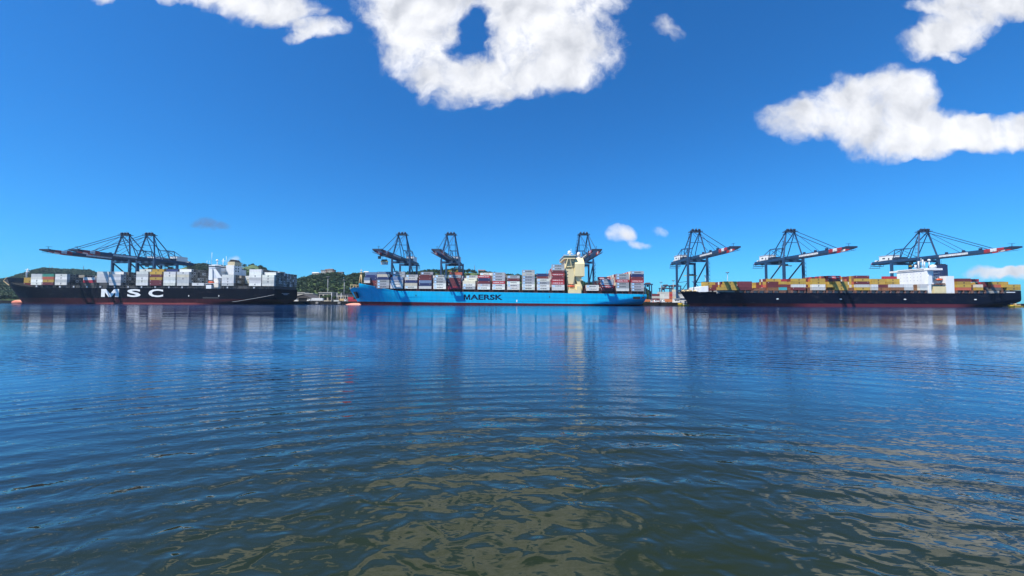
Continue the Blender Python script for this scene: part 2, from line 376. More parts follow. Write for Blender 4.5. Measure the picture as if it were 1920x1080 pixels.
# ---------------------------------------------------------------- water and ground
def water_mat():
    mt = bpy.data.materials.new('harbour_water'); mt.use_nodes = True
    nt, N, L = nodes(mt); b = N['Principled BSDF']
    b.inputs['Base Color'].default_value = (.015, .025, .012, 1); b.inputs['IOR'].default_value = 1.46
    g = N.new('ShaderNodeNewGeometry'); P = g.outputs['Position']
    def mth(op, *a, clamp=False):
        n = N.new('ShaderNodeMath'); n.operation = op; n.use_clamp = clamp
        for i, q in enumerate(a):
            if isinstance(q, (int, float)): n.inputs[i].default_value = q
            else: L.new(q, n.inputs[i])
        return n.outputs[0]
    def rng(v, a, bb, c, d):
        n = N.new('ShaderNodeMapRange'); n.interpolation_type = 'SMOOTHSTEP'
        for i, q in enumerate((a, bb, c, d)): n.inputs[i + 1].default_value = q
        L.new(v, n.inputs[0]); return n.outputs[0]
    def mapped(loc=(0, 0, 0), rot=(0, 0, 0), scl=(1, 1, 1)):
        mp = N.new('ShaderNodeMapping'); mp.inputs['Location'].default_value = loc; mp.inputs['Rotation'].default_value = rot; mp.inputs['Scale'].default_value = scl
        L.new(P, mp.inputs['Vector']); return mp.outputs[0]
    def noise(vec, scale, det=3, rough=.5, dist=0):
        n = N.new('ShaderNodeTexNoise'); n.inputs['Scale'].default_value = scale; n.inputs['Detail'].default_value = det
        n.inputs['Roughness'].default_value = rough; n.inputs['Distortion'].default_value = dist; L.new(vec, n.inputs['Vector']); return n.outputs['Fac']
    def rings(cx_, cy_, lam, dist, ds):
        wv = N.new('ShaderNodeTexWave'); wv.wave_type = 'RINGS'; wv.rings_direction = 'Z'; wv.wave_profile = 'SIN'
        L.new(mapped((-cx_, -cy_, 0)), wv.inputs['Vector'])
        wv.inputs['Scale'].default_value = .314 / lam; wv.inputs['Distortion'].default_value = dist
        wv.inputs['Detail'].default_value = 2; wv.inputs['Detail Scale'].default_value = ds
        return wv.outputs['Fac']
    dist = V = N.new('ShaderNodeVectorMath'); V.operation = 'LENGTH'; L.new(P, V.inputs[0]); dist = V.outputs['Value']
    fall = mth('DIVIDE', 1.0, mth('ADD', 1.0, mth('MULTIPLY', dist, 1 / 42.)))
    patch = rng(noise(mapped(loc=(4, 3, 0), scl=(.55, .9, 1)), .11, 3), .36, .62, .10, 1.0)
    slick = rng(noise(mapped(scl=(.10, 1, 1)), .035, 4, .6), .40, .62, .30, 1.0)
    fall_big = mth('DIVIDE', 1.0, mth('ADD', 1.0, mth('MULTIPLY', dist, 1 / 13.)))
    calm = mth('ADD', slick, mth('MULTIPLY', mth('SUBTRACT', 1.0, slick), rng(dist, 25, 110, 1, 0)))
    h = mth('MULTIPLY', mth('MULTIPLY', mth('POWER', rings(3, -14, .74, 2.1, .45), 1.4), .046), patch)
    h = mth('ADD', h, mth('MULTIPLY', mth('MULTIPLY', rings(-9, -22, 1.3, 4.2, .4), .028), rng(noise(mapped(loc=(9, 1, 0), scl=(.6, .8, 1)), .10, 2), .38, .62, .15, 1.0)))
    h = mth('ADD', h, mth('MULTIPLY', noise(mapped(rot=(0, 0, .3), scl=(.7, 1.2, 1)), 1.0, 3, .45), .06))
    h = mth('ADD', h, mth('MULTIPLY', noise(mapped(scl=(.5, 1, 1)), .28, 1, .4), .12))
    lee = N.new('ShaderNodeVectorMath'); lee.operation = 'LENGTH'; L.new(mapped(loc=(-.8, -3.4, 0), scl=(.8, 1, 1)), lee.inputs[0])
    h = mth('MULTIPLY', h, rng(mth('ADD', lee.outputs['Value'], mth('MULTIPLY', noise(mapped(), .3, 2), 3.0)), 2.5, 8.0, .30, 1.0))
    h = mth('MULTIPLY', h, fall_big)
    hs = mth('MULTIPLY', mth('MULTIPLY', noise(mapped(rot=(0, 0, -.4), scl=(.6, 1.3, 1)), 3.2, 3, .5, .4), .036), patch)
    hs = mth('ADD', hs, mth('MULTIPLY', noise(mapped(rot=(0, 0, .2), scl=(.55, 1.2, 1)), 7.5, 1, .5), .010))
    hs = mth('MULTIPLY', hs, rng(dist, 4, 15, .38, 1.0))
    wob = mth('MULTIPLY', noise(mapped(rot=(0, 0, .5), scl=(.85, 1.1, 1)), 2.3, 1, .4, .9), mth('MULTIPLY', rng(dist, 5, 15, .046, 0.0), 1.0))
    h = mth('ADD', h, wob)
    h = mth('ADD', h, mth('MULTIPLY', hs, fall))
    h = mth('MULTIPLY', h, calm)
    # silty green near the camera; blue sky reflection painted into the colour farther out
    dm = N.new('ShaderNodeMix'); dm.data_type = 'RGBA'; dm.inputs['A'].default_value = (.0125, .0175, .0045, 1); dm.inputs['B'].default_value = (.002, .024, .10, 1)
    L.new(rng(mth('ADD', dist, mth('MULTIPLY', noise(mapped(), .15, 2), 6.0)), 7, 40, 0, 1), dm.inputs['Factor']); L.new(dm.outputs['Result'], b.inputs['Base Color'])
    bp = N.new('ShaderNodeBump'); bp.inputs['Strength'].default_value = 1; bp.inputs['Distance'].default_value = 1
    L.new(h, bp.inputs['Height']); L.new(bp.outputs[0], b.inputs['Normal'])
    r = N.new('ShaderNodeMapRange'); L.new(dist, r.inputs[0]); r.inputs[1].default_value = 5; r.inputs[2].default_value = 250; r.inputs[3].default_value = .015; r.inputs[4].default_value = .11
    L.new(r.outputs[0], b.inputs['Roughness'])
    return mt
wm = water_mat()
def grid(name, xs, ys, z, mt, kind='structure'):
    mb = MB(); nx = len(xs)
    mb.add([(x, y, z) for y in ys for x in xs], [(j * nx + i, j * nx + i + 1, (j + 1) * nx + i + 1, (j + 1) * nx + i) for j in range(len(ys) - 1) for i in range(nx - 1)])
    o = mb.build(name, mt); tag(o, kind=kind); return o
grid('water', [-2600, -600, 0, 600, 2600], [-600, -100, 0, 40, 200, 450, 2600], 0, wm)
QZ = 3.2
def quay_front(x):
    return 411 if x < 150 else 396
# the quay apron: a solid block behind the ships, in two stretches
mb = MB()
mb.prism([(-2600, 409.5), (146, 409.5), (152, 391), (2600, 391), (2600, 2600), (-2600, 2600)], 'z', -6, QZ)
q = mb.build('quay', tarmac); tag(q, kind='structure')
mb = MB(); mb.prism([(-2500, 408.3), (145.2, 408.3), (151.2, 389.9), (2500, 389.9), (2500, 390.8), (151.8, 390.8), (145.8, 409.3), (-2500, 409.3)], 'z', -5, QZ + .35)
tag(mb.build('quay_wall', mat('wet_quay_concrete', (.016, .016, .016), .8, noise=.4, nscale=.2, spec=.2)), 'dark stained quay wall rising from the water between the ships', 'quay wall')

# ---------------------------------------------------------------- containers
CL_, CW_ = 12.19, 2.44
def container_mb(length, hgt, style=None):
    mb = MB(); x0, x1 = 0., length; y0, y1 = 0., CW_
    fr = .14
    for (a, b_) in ((x0, x0 + fr), (x1 - fr, x1)):
        for (c, d_) in ((y0, y0 + fr), (y1 - fr, y1)): mb.box(a, b_, c, d_, .0, hgt)
    for c, d_ in ((y0, y0 + fr), (y1 - fr, y1)):
        mb.box(x0 + fr, x1 - fr, c, d_, .0, .16); mb.box(x0 + fr, x1 - fr, c, d_, hgt - .12, hgt)
    for a, b_ in ((x0, x0 + fr), (x1 - fr, x1)):
        mb.box(a, b_, y0 + fr, y1 - fr, .0, .14); mb.box(a, b_, y0 + fr, y1 - fr, hgt - .12, hgt)
    # corrugated side sheets
    nr = int(length / .55); xs = []; 
    for k in range(nr):
        a = x0 + fr + (x1 - x0 - 2 * fr) * k / nr; st = (x1 - x0 - 2 * fr) / nr
        xs += [(a, .02), (a + st * .35, .02), (a + st * .5, .055), (a + st * .85, .055)]
    xs.append((x1 - fr, .02))
    n = len(xs)
    flat = style is not None
    for side in (0, 1):
        vs = []
        for (a, dpt) in xs:
            if flat and side == 0: dpt = .03
            yy = y0 + dpt if side == 0 else y1 - dpt
            vs += [(a, yy, .16), (a, yy, hgt - .12)]
        mb.add(vs, [(2 * i, 2 * i + 2, 2 * i + 3, 2 * i + 1) for i in range(n - 1)])
    mb.add([(x0 + fr, y0 + .05, hgt - .06), (x1 - fr, y0 + .05, hgt - .06), (x1 - fr, y1 - .05, hgt - .06), (x0 + fr, y1 - .05, hgt - .06)], [(0, 1, 2, 3)])
    mb.add([(x0 + fr, y0 + .05, .1), (x1 - fr, y0 + .05, .1), (x1 - fr, y1 - .05, .1), (x0 + fr, y1 - .05, .1)], [(0, 3, 2, 1)])
    for a in (x0 + .05, x1 - .05):
        mb.add([(a, y0 + fr, .14), (a, y1 - fr, .14), (a, y1 - fr, hgt - .12), (a, y0 + fr, hgt - .12)], [(0, 1, 2, 3)])
    for k in (.5, .95, 1.45, 1.95): mb.box(x1 - .05, x1 + .02, k - .03, k + .03, .1, hgt - .1, 4)   # door bars
    if style == 'star':
        s = hgt * .62; zc = hgt / 2
        mb.add([(x0 + 1.0, .022, zc - s / 2), (x0 + 1.0 + s, .022, zc - s / 2), (x0 + 1.0 + s, .022, zc + s / 2), (x0 + 1.0, .022, zc + s / 2)], [(0, 1, 2, 3)], 2)
        pts = []
        for i in range(14):
            rr = s * (.42 if i % 2 == 0 else .2); t = math.pi / 2 + i * math.pi / 7
            pts.append((x0 + 1.0 + s / 2 + rr * math.cos(t), .018, zc + rr * math.sin(t)))
        mb.add(pts + [(x0 + 1.0 + s / 2, .018, zc)], [(i, (i + 1) % 14, 14) for i in range(14)], 3)
        add_text(mb, 'MAERSK', x0 + 1.0 + s * 1.35, x0 + 9.6, zc - .52, zc + .52, .022, 1, .03)
    elif style == 'script':
        zc = hgt / 2
        add_text(mb, 'HAMBURG', x0 + .9, x0 + 6.6, zc - .48, zc + .48, .022, 3, .02)
        mb.add([(x0 + 7.0, .022, zc + .7), (x0 + 7.35, .022, zc + .7), (x0 + 8.3, .022, zc), (x0 + 7.35, .022, zc - .7), (x0 + 7.0, .022, zc - .7), (x0 + 7.8, .022, zc)], [(0, 5, 2, 1), (5, 4, 3, 2)], 3)
        add_text(mb, 'SÜD', x0 + 8.6, x0 + 11.0, zc - .48, zc + .55, .022, 3, .02)
    elif style == 'mark':
        zc = hgt / 2; c = length / 2; s = .62
        add_text(mb, 'M', c - s, c + s, zc + .06, zc + .06 + .75, .022, 1, .05)
        add_text(mb, 'SC', c - s, c + s, zc - .78, zc - .04, .022, 1, .05)
    elif style == 'sea':
        zc = hgt / 2
        mb.add([(x0 + 3.2, .022, zc - .5), (x0 + 3.9, .022, zc - .5), (x0 + 3.9, .022, zc + .5), (x0 + 3.2, .022, zc + .5)], [(0, 1, 2, 3)], 2)
        add_text(mb, 'SEALAND', x0 + 4.3, x0 + 10.0, zc - .45, zc + .45, .022, 1, .015)
    elif style == 'code':
        add_text(mb, '45G1', x0 + 10.2, x0 + 11.4, hgt - .85, hgt - .5, .022, 3, .0)
        mb.add([(x0 + .5, .022, hgt * .55), (x0 + .75, .022, hgt * .55), (x0 + .75, .022, hgt * .86), (x0 + .5, .022, hgt * .86)], [(0, 1, 2, 3)], 3)
    return mb
CM = {}
def cmesh(length, hgt, style):
    k = (length, round(hgt, 2), style)
    if k not in CM: CM[k] = container_mb(length, hgt, style).mesh('container', [paint, ink_dark, ink_blue, ink_white, steel])
    return CM[k]
WHT, GRY, LGR = (.80, .79, .70), (.40, .41, .41), (.62, .62, .585)
PAL = {'W': (WHT, None, 'white'), 'w': (WHT, 'mark', 'white marked'), 'G': (LGR, None, 'light grey'), 'g': (LGR, 'mark', 'light grey marked'),
       'E': ((.10, .095, .09), None, 'dark grey'), 'Y': ((.45, .28, .05), None, 'mustard'), 'y': ((.50, .325, .055), 'mark', 'yellow marked'),
       'R': ((.16, .032, .035), 'code', 'maroon'), 'r': ((.16, .032, .035), None, 'maroon'), 'Q': ((.42, .03, .05), None, 'crimson'), 'O': ((.5, .12, .06), None, 'orange-red'),
       'N': ((.06, .26, .17), None, 'green'), 'T': ((.05, .36, .38), None, 'teal'), 'B': ((.02, .035, .13), 'code', 'navy'), 'b': ((.14, .21, .33), 'code', 'slate blue'),
       'M': (WHT, 'star', 'white star-emblem'), 'm': (GRY, 'star', 'grey star-emblem'), 'C': ((.72, .66, .5), None, 'cream'), 'S': ((.68, .66, .58), 'sea', 'cream lettered'),
       'H': ((.42, .03, .035), 'script', 'red lettered'), 'P': (LGR, None, 'plain pale grey'), 'K': ((.25, .12, .05), None, 'rusty brown')}
ORD = 'first second third fourth fifth sixth seventh eighth ninth tenth eleventh twelfth thirteenth fourteenth fifteenth sixteenth seventeenth eighteenth nineteenth twentieth'.split()
TIER = 'bottom second third fourth fifth sixth seventh eighth ninth'.split()
SEEN = set(); NCONT = 0
def place_container(x, y, z, code, length, hgt, label, group):
    global NCONT
    c, style, cname = PAL[code]
    if length < 10: style = None
    o = bpy.data.objects.new('container', cmesh(length, hgt, style)); col.objects.link(o)
    k = random.uniform(.74, 1.08)
    o.color = (c[0] * k, c[1] * k * random.uniform(.97, 1.03), c[2] * k * random.uniform(.95, 1.05), 1)
    o.location = (x, y, z)
    if label in SEEN: print('DUPLABEL', label)
    SEEN.add(label)
    tag(o, label, 'shipping container', group); NCONT += 1
    return o
FILL = []        # boxes of the inner rows, one mesh of their own
def stack(ship, n, px, row, codes, base=0, length=CL_, shift=0.0, suffix=''):
    """one pile of containers: px is the photo column of its left edge, row 0 stands at the near rail"""
    v = ship['v'] + .35 + row * 2.52
    x = X(px, v); z0 = ship['zb'](x)
    h = ship['h']
    for t, c in enumerate(codes):
        if c == '.': continue
        tt = t + base
        back = '' if row == 0 else ('set-back ' if row < 5 else 'far-side ')
        short = '' if length > 10 else 'short '
        lab = f"{back}{short}{PAL[c][2]} container{suffix}, {TIER[tt]} tier, {ORD[n]} stack from bow, {ship['name']}"
        place_container(x + random.uniform(-.06, .06), v + random.uniform(-.05, .05), z0 + tt * h, c, length, h - .03, lab, ship['group'])
def fill(ship, px, length, row0, row1, tiers, cols, t0=0, drop=0.):
    v = ship['v'] + .35; x = X(px, v); z0 = ship['zb'](x); h = ship['h']
    for r_ in range(row0, row1):
        nt_ = tiers - (1 if random.random() < drop else 0) if not callable(tiers) else tiers(r_)
        for t in range(t0, nt_):
            FILL.append((x, v + r_ * 2.52, z0 + t * h, length, h, PAL[random.choice(cols)][0]))

# ---------------------------------------------------------------- ships
def hull_mesh(xb, xs_, vn, beam, deck, mt, rake=11, lent=(85, 42), run=(62, 9), zc=8.0, steps=(), extra_x=(), fine=2.3):
    """lofted hull, bow towards -x; deck(x) is the height of the rail"""
    vc = vn + beam / 2
    L_ = xs_ - xb
    S = sorted(set([0, .003, .008, .016, .028, .042, .06, .08, .105, .135, .17, .21, .26, .34, .45, .6, .72, .78, .82, .855, .885, .91, .93, .95, .968, .985, 1.0] + [(e - xb) / L_ for e in extra_x]))
    K = [0, .09, .18, .27, .36, .45, .55, .66, .78, .9, 1.0]
    zmin = -2.5
    vs = []; nK = len(K)
    for side in (-1, 1):
        for s in S:
            xd = xb + s * L_; zd = deck(xd)
            for k in K:
                z = zmin + (zd - zmin) * k
                kk = max(0, min(1, z / 19.))
                xst = xb + rake * (1 - kk) ** 1.15
                x = xst + (xd - xb) * (xs_ - xst) / L_
                le = lent[0] + (lent[1] - lent[0]) * kk
                u = max(0, min(1, (x - xst) / le)); fb = (1 - (1 - u) ** fine) ** .85
                w_ = max(0, min(1, (z - .6) / (zc - .6)))
                ru = run[0] + (run[1] - run[0]) * w_
                us = max(0, min(1, (xs_ - x) / ru))
                fl = 1 - (1 - us) ** 2
                we = w_ ** .65; fs = (fl * (1 - we) + (.93 + .07 * fl) * we)
                vs.append((x, vc + side * beam / 2 * fb * fs, z))
    nS = len(S); off = nS * nK; fsx = []
    mb = MB()
    for sd_ in (0, 1):
        for i in range(nS - 1):
            for k in range(nK - 1):
                a = sd_ * off + i * nK + k
                fsx.append((a, a + nK, a + nK + 1, a + 1))
    mb.add(vs, fsx, 0, True)
    # deck, a little below the rail, and transom
    dv = []; 
    for i in range(nS):
        a = vs[i * nK + nK - 1]; b_ = vs[off + i * nK + nK - 1]
        dv += [(a[0], a[1], a[2] - .9), (b_[0], b_[1], b_[2] - .9)]
    mb.add(dv, [(2 * i, 2 * i + 1, 2 * i + 3, 2 * i + 2) for i in range(nS - 1)], 1)
    tv = [vs[(nS - 1) * nK + k] for k in range(nK)] + [vs[off + (nS - 1) * nK + k] for k in range(nK)]
    mb.add(tv, [(k, k + 1, nK + k + 1, nK + k) for k in range(nK - 1)], 0)
    return mb

def lin(p, q):
    (x0, z0), (x1, z1) = p, q
    return lambda x: z0 + (x - x0) * (z1 - z0) / (x1 - x0)

def pw(pts):
    def f(x):
        if x <= pts[0][0]: return pts[0][1]
        for (a, b_), (c, d_) in zip(pts, pts[1:]):
            if x <= c: return b_ + (d_ - b_) * (x - a) / (c - a) if c > a else d_
        return pts[-1][1]
    return f

def windows(mb_parent, spots, w_, h_, y, facing='y', m_=None):
    for (a, z) in spots:
        b = MB()
        if facing == 'y': b.box(a, a + w_, y - .06, y + .08, z, z + h_)
        else: b.box(y - .08, y + .06, a, a + w_, z, z + h_)
        b.build('window', m_ or glass, mb_parent)

def lattice_mast(mb, x, y, z0, z1, w0, w1, mi=0, n=5, r=.22):
    for i in range(n):
        a, b_ = i / n, (i + 1) / n
        wa, wb = w0 + (w1 - w0) * a, w0 + (w1 - w0) * b_; za, zb = z0 + (z1 - z0) * a, z0 + (z1 - z0) * b_
        P = [(x + sx * wa / 2, y + sy * wa / 2, za) for sx, sy in ((-1, -1), (1, -1), (1, 1), (-1, 1))]
        Q_ = [(x + sx * wb / 2, y + sy * wb / 2, zb) for sx, sy in ((-1, -1), (1, -1), (1, 1), (-1, 1))]
        for k in range(4):
            mb.beam(P[k], Q_[k], r, mi=mi); mb.beam(Q_[k], Q_[(k + 1) % 4], r * .7, mi=mi); mb.beam(P[k], Q_[(k + 1) % 4], r * .6, mi=mi)

def lifeboat(x, y, z, ln, label):
    r_ = thing('lifeboat', (x + ln / 2, y, z), label, 'lifeboat', 'lifeboats on davits')
    b = MB(); b.ball((x + ln / 2, y, z + 1.0), (ln / 2, 1.35, 1.05), 16, 8); b.build('lifeboat_hull', orange, r_)
    b = MB(); b.prism([(x + ln * .16, z + 1.15), (x + ln * .86, z + 1.15), (x + ln * .78, z + 2.15), (x + ln * .30, z + 2.3), (x + ln * .22, z + 1.9)], 'y', y - .95, y + .95); b.build('canopy', orange, r_)
    for k in (.4, .52, .64):
        b = MB(); b.box(x + ln * k, x + ln * k + .5, y - 1.0, y - .93, z + 1.55, z + 1.85); b.build('window', glass, r_)
    return r_

# ===== light blue ship in the middle
v = 361.0; BE = 43.0
XA = X(653, v + BE / 2); XZ = X(1213.5, v)
zA = Z(786, 546.2, v); zZ = Z(1205, 551.6, v)
base = lin((X(786, v), zA), (X(1205, v), zZ))
xst0, xst1 = X(675.2, v + 12), X(676.8, v + 12)
ztip = Z(653, 539.6, v + BE / 2); zstep = Z(677, 531.2, v + 10)
deckM = pw([(XA, ztip), (xst0, ztip - .2), (xst1, zstep), (X(700, v + 3), Z(700, 536.2, v + 3)), (X(722, v), Z(722, 541.8, v)), (X(742, v), Z(742, 545.7, v)), (X(757, v), base(X(757, v))), (XZ, base(XZ))])
zb0, zb1 = Z(740, 566.0, v), Z(1170, 570.6, v)
slp = (zb1 - zb0) / (X(1170, v) - X(740, v)); zbt = zb0 - slp * X(740, v)
hmM = hull_mat('light_blue_hull_paint', (.004, .41, .68), (.10, .016, .024), zbt, slp, streakamt=.18)
blue = {'v': v, 'name': 'light blue ship', 'group': 'containers on the light blue ship', 'h': 2.78,
        'zb': lin((X(820, v), Z(820, 541.8, v)), (X(1190, v), Z(1190, 546.0, v)))}
shipM = thing('container_ship', (0, v + BE / 2, 0), 'light blue container ship with cream bridge tower, moored in the middle', 'container ship', 'moored container ships')
hb = hull_mesh(XA, XZ, v, BE, deckM, None, rake=12, lent=(92, 46), extra_x=(xst0, xst1, X(700, v + 3), X(722, v), X(742, v), X(757, v)))
hullM = hb.build('hull', [hmM, maroon], shipM)
b = MB()
add_text(b, 'MAERSK', X(869.5, v), X(942.5, v), Z(906, 562.2, v), Z(906, 552.2, v), v - .05, 0, .032)
b.build('hull_lettering', letter_navy, hullM)
b = MB(); b.ball((X(664, v + BE / 2) + 2, v + BE / 2, -.7), (11.5, 2.7, 2.6), 16, 10); b.build('bulbous_bow', mat('faded_salmon_paint', (.62, .22, .15), .6, noise=.3), hullM)
b = MB()
ax, az = X(667.5, v + 13), Z(667, 553, v + 13)
b.prism([(ax - 1.6, az + 3.2), (ax + .6, az + 3.2), (ax + 2.9, az - 3.0), (ax + 1.6, az - 3.6)], 'y', v + 9.5, v + 14); b.build('anchor_recess', black, hullM)
for (p0, p1, q0, q1) in ((1187, 1200.5, 556.2, 561.0), (1204.3, 1208, 556.2, 559.6)):
    b = MB(); b.box(X(p0, v), X(p1, v), v - .12, v + .6, Z(1195, q1, v), Z(1195, q0, v)); b.build('mooring_opening', black, hullM)
for (p, q0, q1, ww) in ((969, 562, 566.5, .9), (1030.4, 555.3, 558.2, .7), (779.8, 552.6, 555.3, .8)):
    b = MB(); b.box(X(p, v) - ww / 2, X(p, v) + ww / 2, v - .08, v + .1, Z(p, q1, v), Z(p, q0, v)); b.build('draught_mark', letter_white if p == 969 else black, hullM)
# thin weld lines along the shell
b = MB()
for (f_, xa, xb_) in ((.60, X(760, v), X(1190, v)), (.34, X(800, v), X(1150, v))):
    n = 12
    for i in range(n):
        p = xa + (xb_ - xa) * i / n; q_ = xa + (xb_ - xa) * (i + 1) / n
        b.beam((p, v - .02, base(p) * f_), (q_, v - .02, base(q_) * f_), .08, .14)
b.build('rubbing_strake', mat('blue_strake_paint', (.01, .2, .5), .5), hullM)
# foremast, forecastle gear
mv = v + BE / 2
b = MB(); fx = X(676, mv); zf = ztip - 1.2
b.tube([(fx - 2.6, mv, zf), (fx - .1, mv, Z(676, 511, mv))], [.55, .4], 6); b.tube([(fx + 1.5, mv, zf), (fx + .2, mv, Z(676, 510, mv))], [.8, .55], 8)
b.tube([(fx + .1, mv, Z(676, 512, mv)), (fx + .1, mv, Z(676, 504.6, mv))], [.5, .22], 8)
for k in range(5):
    zz = zf + (Z(676, 513, mv) - zf) * (k + 1) / 6; b.beam((fx - 2.6 + 2.5 * (k + 1) / 6, mv, zz), (fx + 1.5 - 1.3 * (k + 1) / 6, mv, zz), .25)
b.box(fx - 1.3, fx + 1.5, mv - 1.2, mv + 1.2, Z(676, 512, mv), Z(676, 511.3, mv)); b.box(fx - 1, fx + 1.6, mv - .3, mv + .3, Z(676, 507.8, mv), Z(676, 507.2, mv), 1)
b.build('foremast', [tan, white], shipM)
b = MB(); xa, xb_ = X(661.5, mv), X(672.5, mv); z1 = Z(667, 534.5, mv)
for xx in (xa, (xa + xb_) / 2, xb_):
    for yy in (mv - 6, mv + 6): b.beam((xx, yy, zf - .2), (xx, yy, z1), .45)
for yy in (mv - 6, mv + 6): b.beam((xa, yy, z1), (xb_, yy, z1), .5); b.beam((xa, yy, zf), (xb_, yy, z1), .3)
b.beam((xa, mv - 6, z1), (xa, mv + 6, z1), .4); b.beam((xb_, mv - 6, z1), (xb_, mv + 6, z1), .4)
b.build('windlass_frame', tan, shipM)
# lashing bridges and hatch coamings
PXM = [706, 731.5, 758.3, 785, 812.2, 840, 867.3, 895.2, 922.9, 950.7, 978.8, 1006.7, 1034.6, 1099, 1126.9, 1155.7, 1183.8]
for i, p in enumerate(PXM):
    x0 = X(p, v); zz = blue['zb'](x0); dk = deckM(x0) - .9
    b = MB(); b.box(x0 + .3, x0 + 11.9, v + 2.2, v + BE - 2.2, dk - .3, zz - .45); b.build('hatch_coaming', maroon, shipM)
    b = MB()
    for xx in (x0 - 1.55, x0 - .45):
        b.box(xx - .16, xx + .16, v + .5, v + .95, dk - .2, zz + 2.78); b.box(xx - .16, xx + .16, v + 1.9, v + 2.2, dk - .2, zz + 2.78)
    b.box(x0 - 1.6, x0 - .4, v + .6, v + BE - 1, zz + 2.3, zz + 2.75); b.box(x0 - 1.3, x0 - .7, v + 2.4, v + BE - 2, dk, zz + 2.2)
    b.build('lashing_bridge', maroon, shipM)
    b = MB()
    for xx in (x0 + .3, x0 + 5.9, x0 + 11.5): b.box(xx, xx + .4, v + .5, v + 1.2, dk - .2, zz - .05)
    b.box(x0 + .35, x0 + 11.85, v + .6, v + 1.1, zz - .5, zz - .1); b.build('container_support', maroon, shipM)
b = MB(); n = 40; xr0, xr1 = X(757, v), X(1212, v)
for i in range(n):
    p = xr0 + (xr1 - xr0) * i / n; q_ = xr0 + (xr1 - xr0) * (i + 1) / n
    b.beam((p, v + .15, base(p) + .12), (q_, v + .15, base(q_) + .12), .10, .08)
b.build('deck_rail', steel, shipM)
# bridge tower (cream)
z_d = deckM(X(1075, v)) - .9
def zM(py, vv=v): return Z(1075, py, vv)
t1, t2 = X(1059.5, v + 6), X(1078, v + 6); t3 = X(1096, v + 3)
tw = MB()
tw.prism([(X(1064.5, v + 6), z_d), (t2 + .3, z_d), (t2 + .3, zM(485)), (t1, zM(485)), (t1, zM(509)), (X(1062, v + 6), zM(520))], 'y', v + 5, v + BE - 5)
tow = tw.build('accommodation_block', cream, shipM)
tb = MB(); tb.box(X(1057.5, v + 2), X(1079, v + 2), v + 1.5, v + BE - 1.5, zM(485.0), zM(479.5)); wh = tb.build('wheelhouse', cream, shipM)
b = MB(); b.box(X(1057.2, v + 2), X(1079, v + 2) + .1, v + 1.40, v + BE - 1.4, zM(482.5), zM(481.3)); b.build('window', glass, wh)
b = MB(); b.box(X(1056.8, v + 2), X(1080, v + 2), v + 1, v + BE - 1, zM(479.3), zM(478.7))
for k in range(16): xx = X(1057, v + 2) + k * .8; b.beam((xx, v + 1.1, zM(478.7)), (xx, v + 1.1, zM(476.9)), .08)
b.beam((X(1056.8, v + 2), v + 1.1, zM(476.9)), (X(1080, v + 2), v + 1.1, zM(476.9)), .1); b.build('bridge_roof', cream, wh)
# sloping wing supports on the near side
b = MB(); ya = v + 1.6
xl = X(1068.5, v)
b.beam((xl - 1.6, ya + .2, zM(485)), (xl - 4.4, ya + 3.2, zM(511)), 1.0, .8); b.beam((xl + .6, ya + .2, zM(485)), (xl + 4.0, ya + 3.2, zM(511)), 1.0, .8)
b.box(xl - 3.6, xl + 3.0, ya + 1.4, ya + 3.4, zM(500.2), zM(498.2)); b.box(xl - 4.5, xl + 4.2, ya + 1.6, ya + 3.4, zM(508.6), zM(503.6))
b.build('wing_support', cream, tow)
b = MB(); b.prism([(t1 + .4, zM(508)), (t2, zM(508)), (t2 - 2, zM(532)), (X(1065.5, v + 6), zM(532))], 'y', v + 3.2, v + 5.2); b.build('side_casing', cream, tow)
windows(tow, [(X(p, v), zM(q_)) for p, q_ in ((1064.2, 509.2), (1064.4, 515.2), (1064.4, 520.8))], .9, .8, v + 3.2)
windows(tow, [(X(1075, v), zM(q_)) for q_ in (492.2, 496.5, 502, 508, 521, 525.5)], .85, 1.1, v + 5)
# engine casing and funnel
b = MB()
zt, zk, zl = zM(482.2), zM(494), zM(517.5)
ft = X(1078.4, v + 2)
b.add([(ft, v + 6.5, zt), (t3 - .8, v + 6.5, zt), (t3, v + 2, zk), (ft, v + 2, zk), (ft, v + 2, zl), (t3, v + 2, zl),
       (ft, v + BE - 6.5, zt), (t3 - .8, v + BE - 6.5, zt), (t3, v + BE - 2, zk), (ft, v + BE - 2, zk), (ft, v + BE - 2, zl), (t3, v + BE - 2, zl)],
      [(0, 3, 2, 1), (3, 4, 5, 2), (6, 7, 8, 9), (9, 8, 11, 10), (0, 1, 7, 6), (4, 10, 11, 5), (1, 2, 8, 7), (2, 5, 11, 8), (0, 6, 9, 3), (3, 9, 10, 4)])
cas = b.build('engine_casing', cream, shipM)
b = MB(); b.prism([(ft + .4, zl), (t3 - 2.5, zl), (t3 - 3.2, zM(532)), (ft + 2.6, zM(532))], 'y', v + 4, v + BE - 4); b.build('casing_trunk', cream, cas)
b = MB(); b.box(ft, X(1092, v + 3), v + 4, v + BE - 4, z_d, zM(532.2)); b.build('boat_deck', cream, shipM)
b = MB(); b.box(X(1066, v), X(1090, v), v + .6, v + 8, z_d - .1, zM(543.2)); b.box(X(1082, v), X(1089.5, v), v + .7, v + 5, zM(543.2), zM(536.5)); b.build('boat_platform', cream, shipM)
b = MB(); b.box(X(1088, v), X(1093.5, v), v + 1.5, v + 4, zM(525.2), zM(524)); b.build('crane_arm', cream, cas)
b = MB(); mx = X(1069, v + 18); yy = v + 18
b.tube([(mx, yy, zM(479)), (mx, yy, zM(471, yy))], [.9, .6], 8); b.ball((mx - .8, yy, Z(1067, 473, yy)), 1.6, 12, 8, 1)
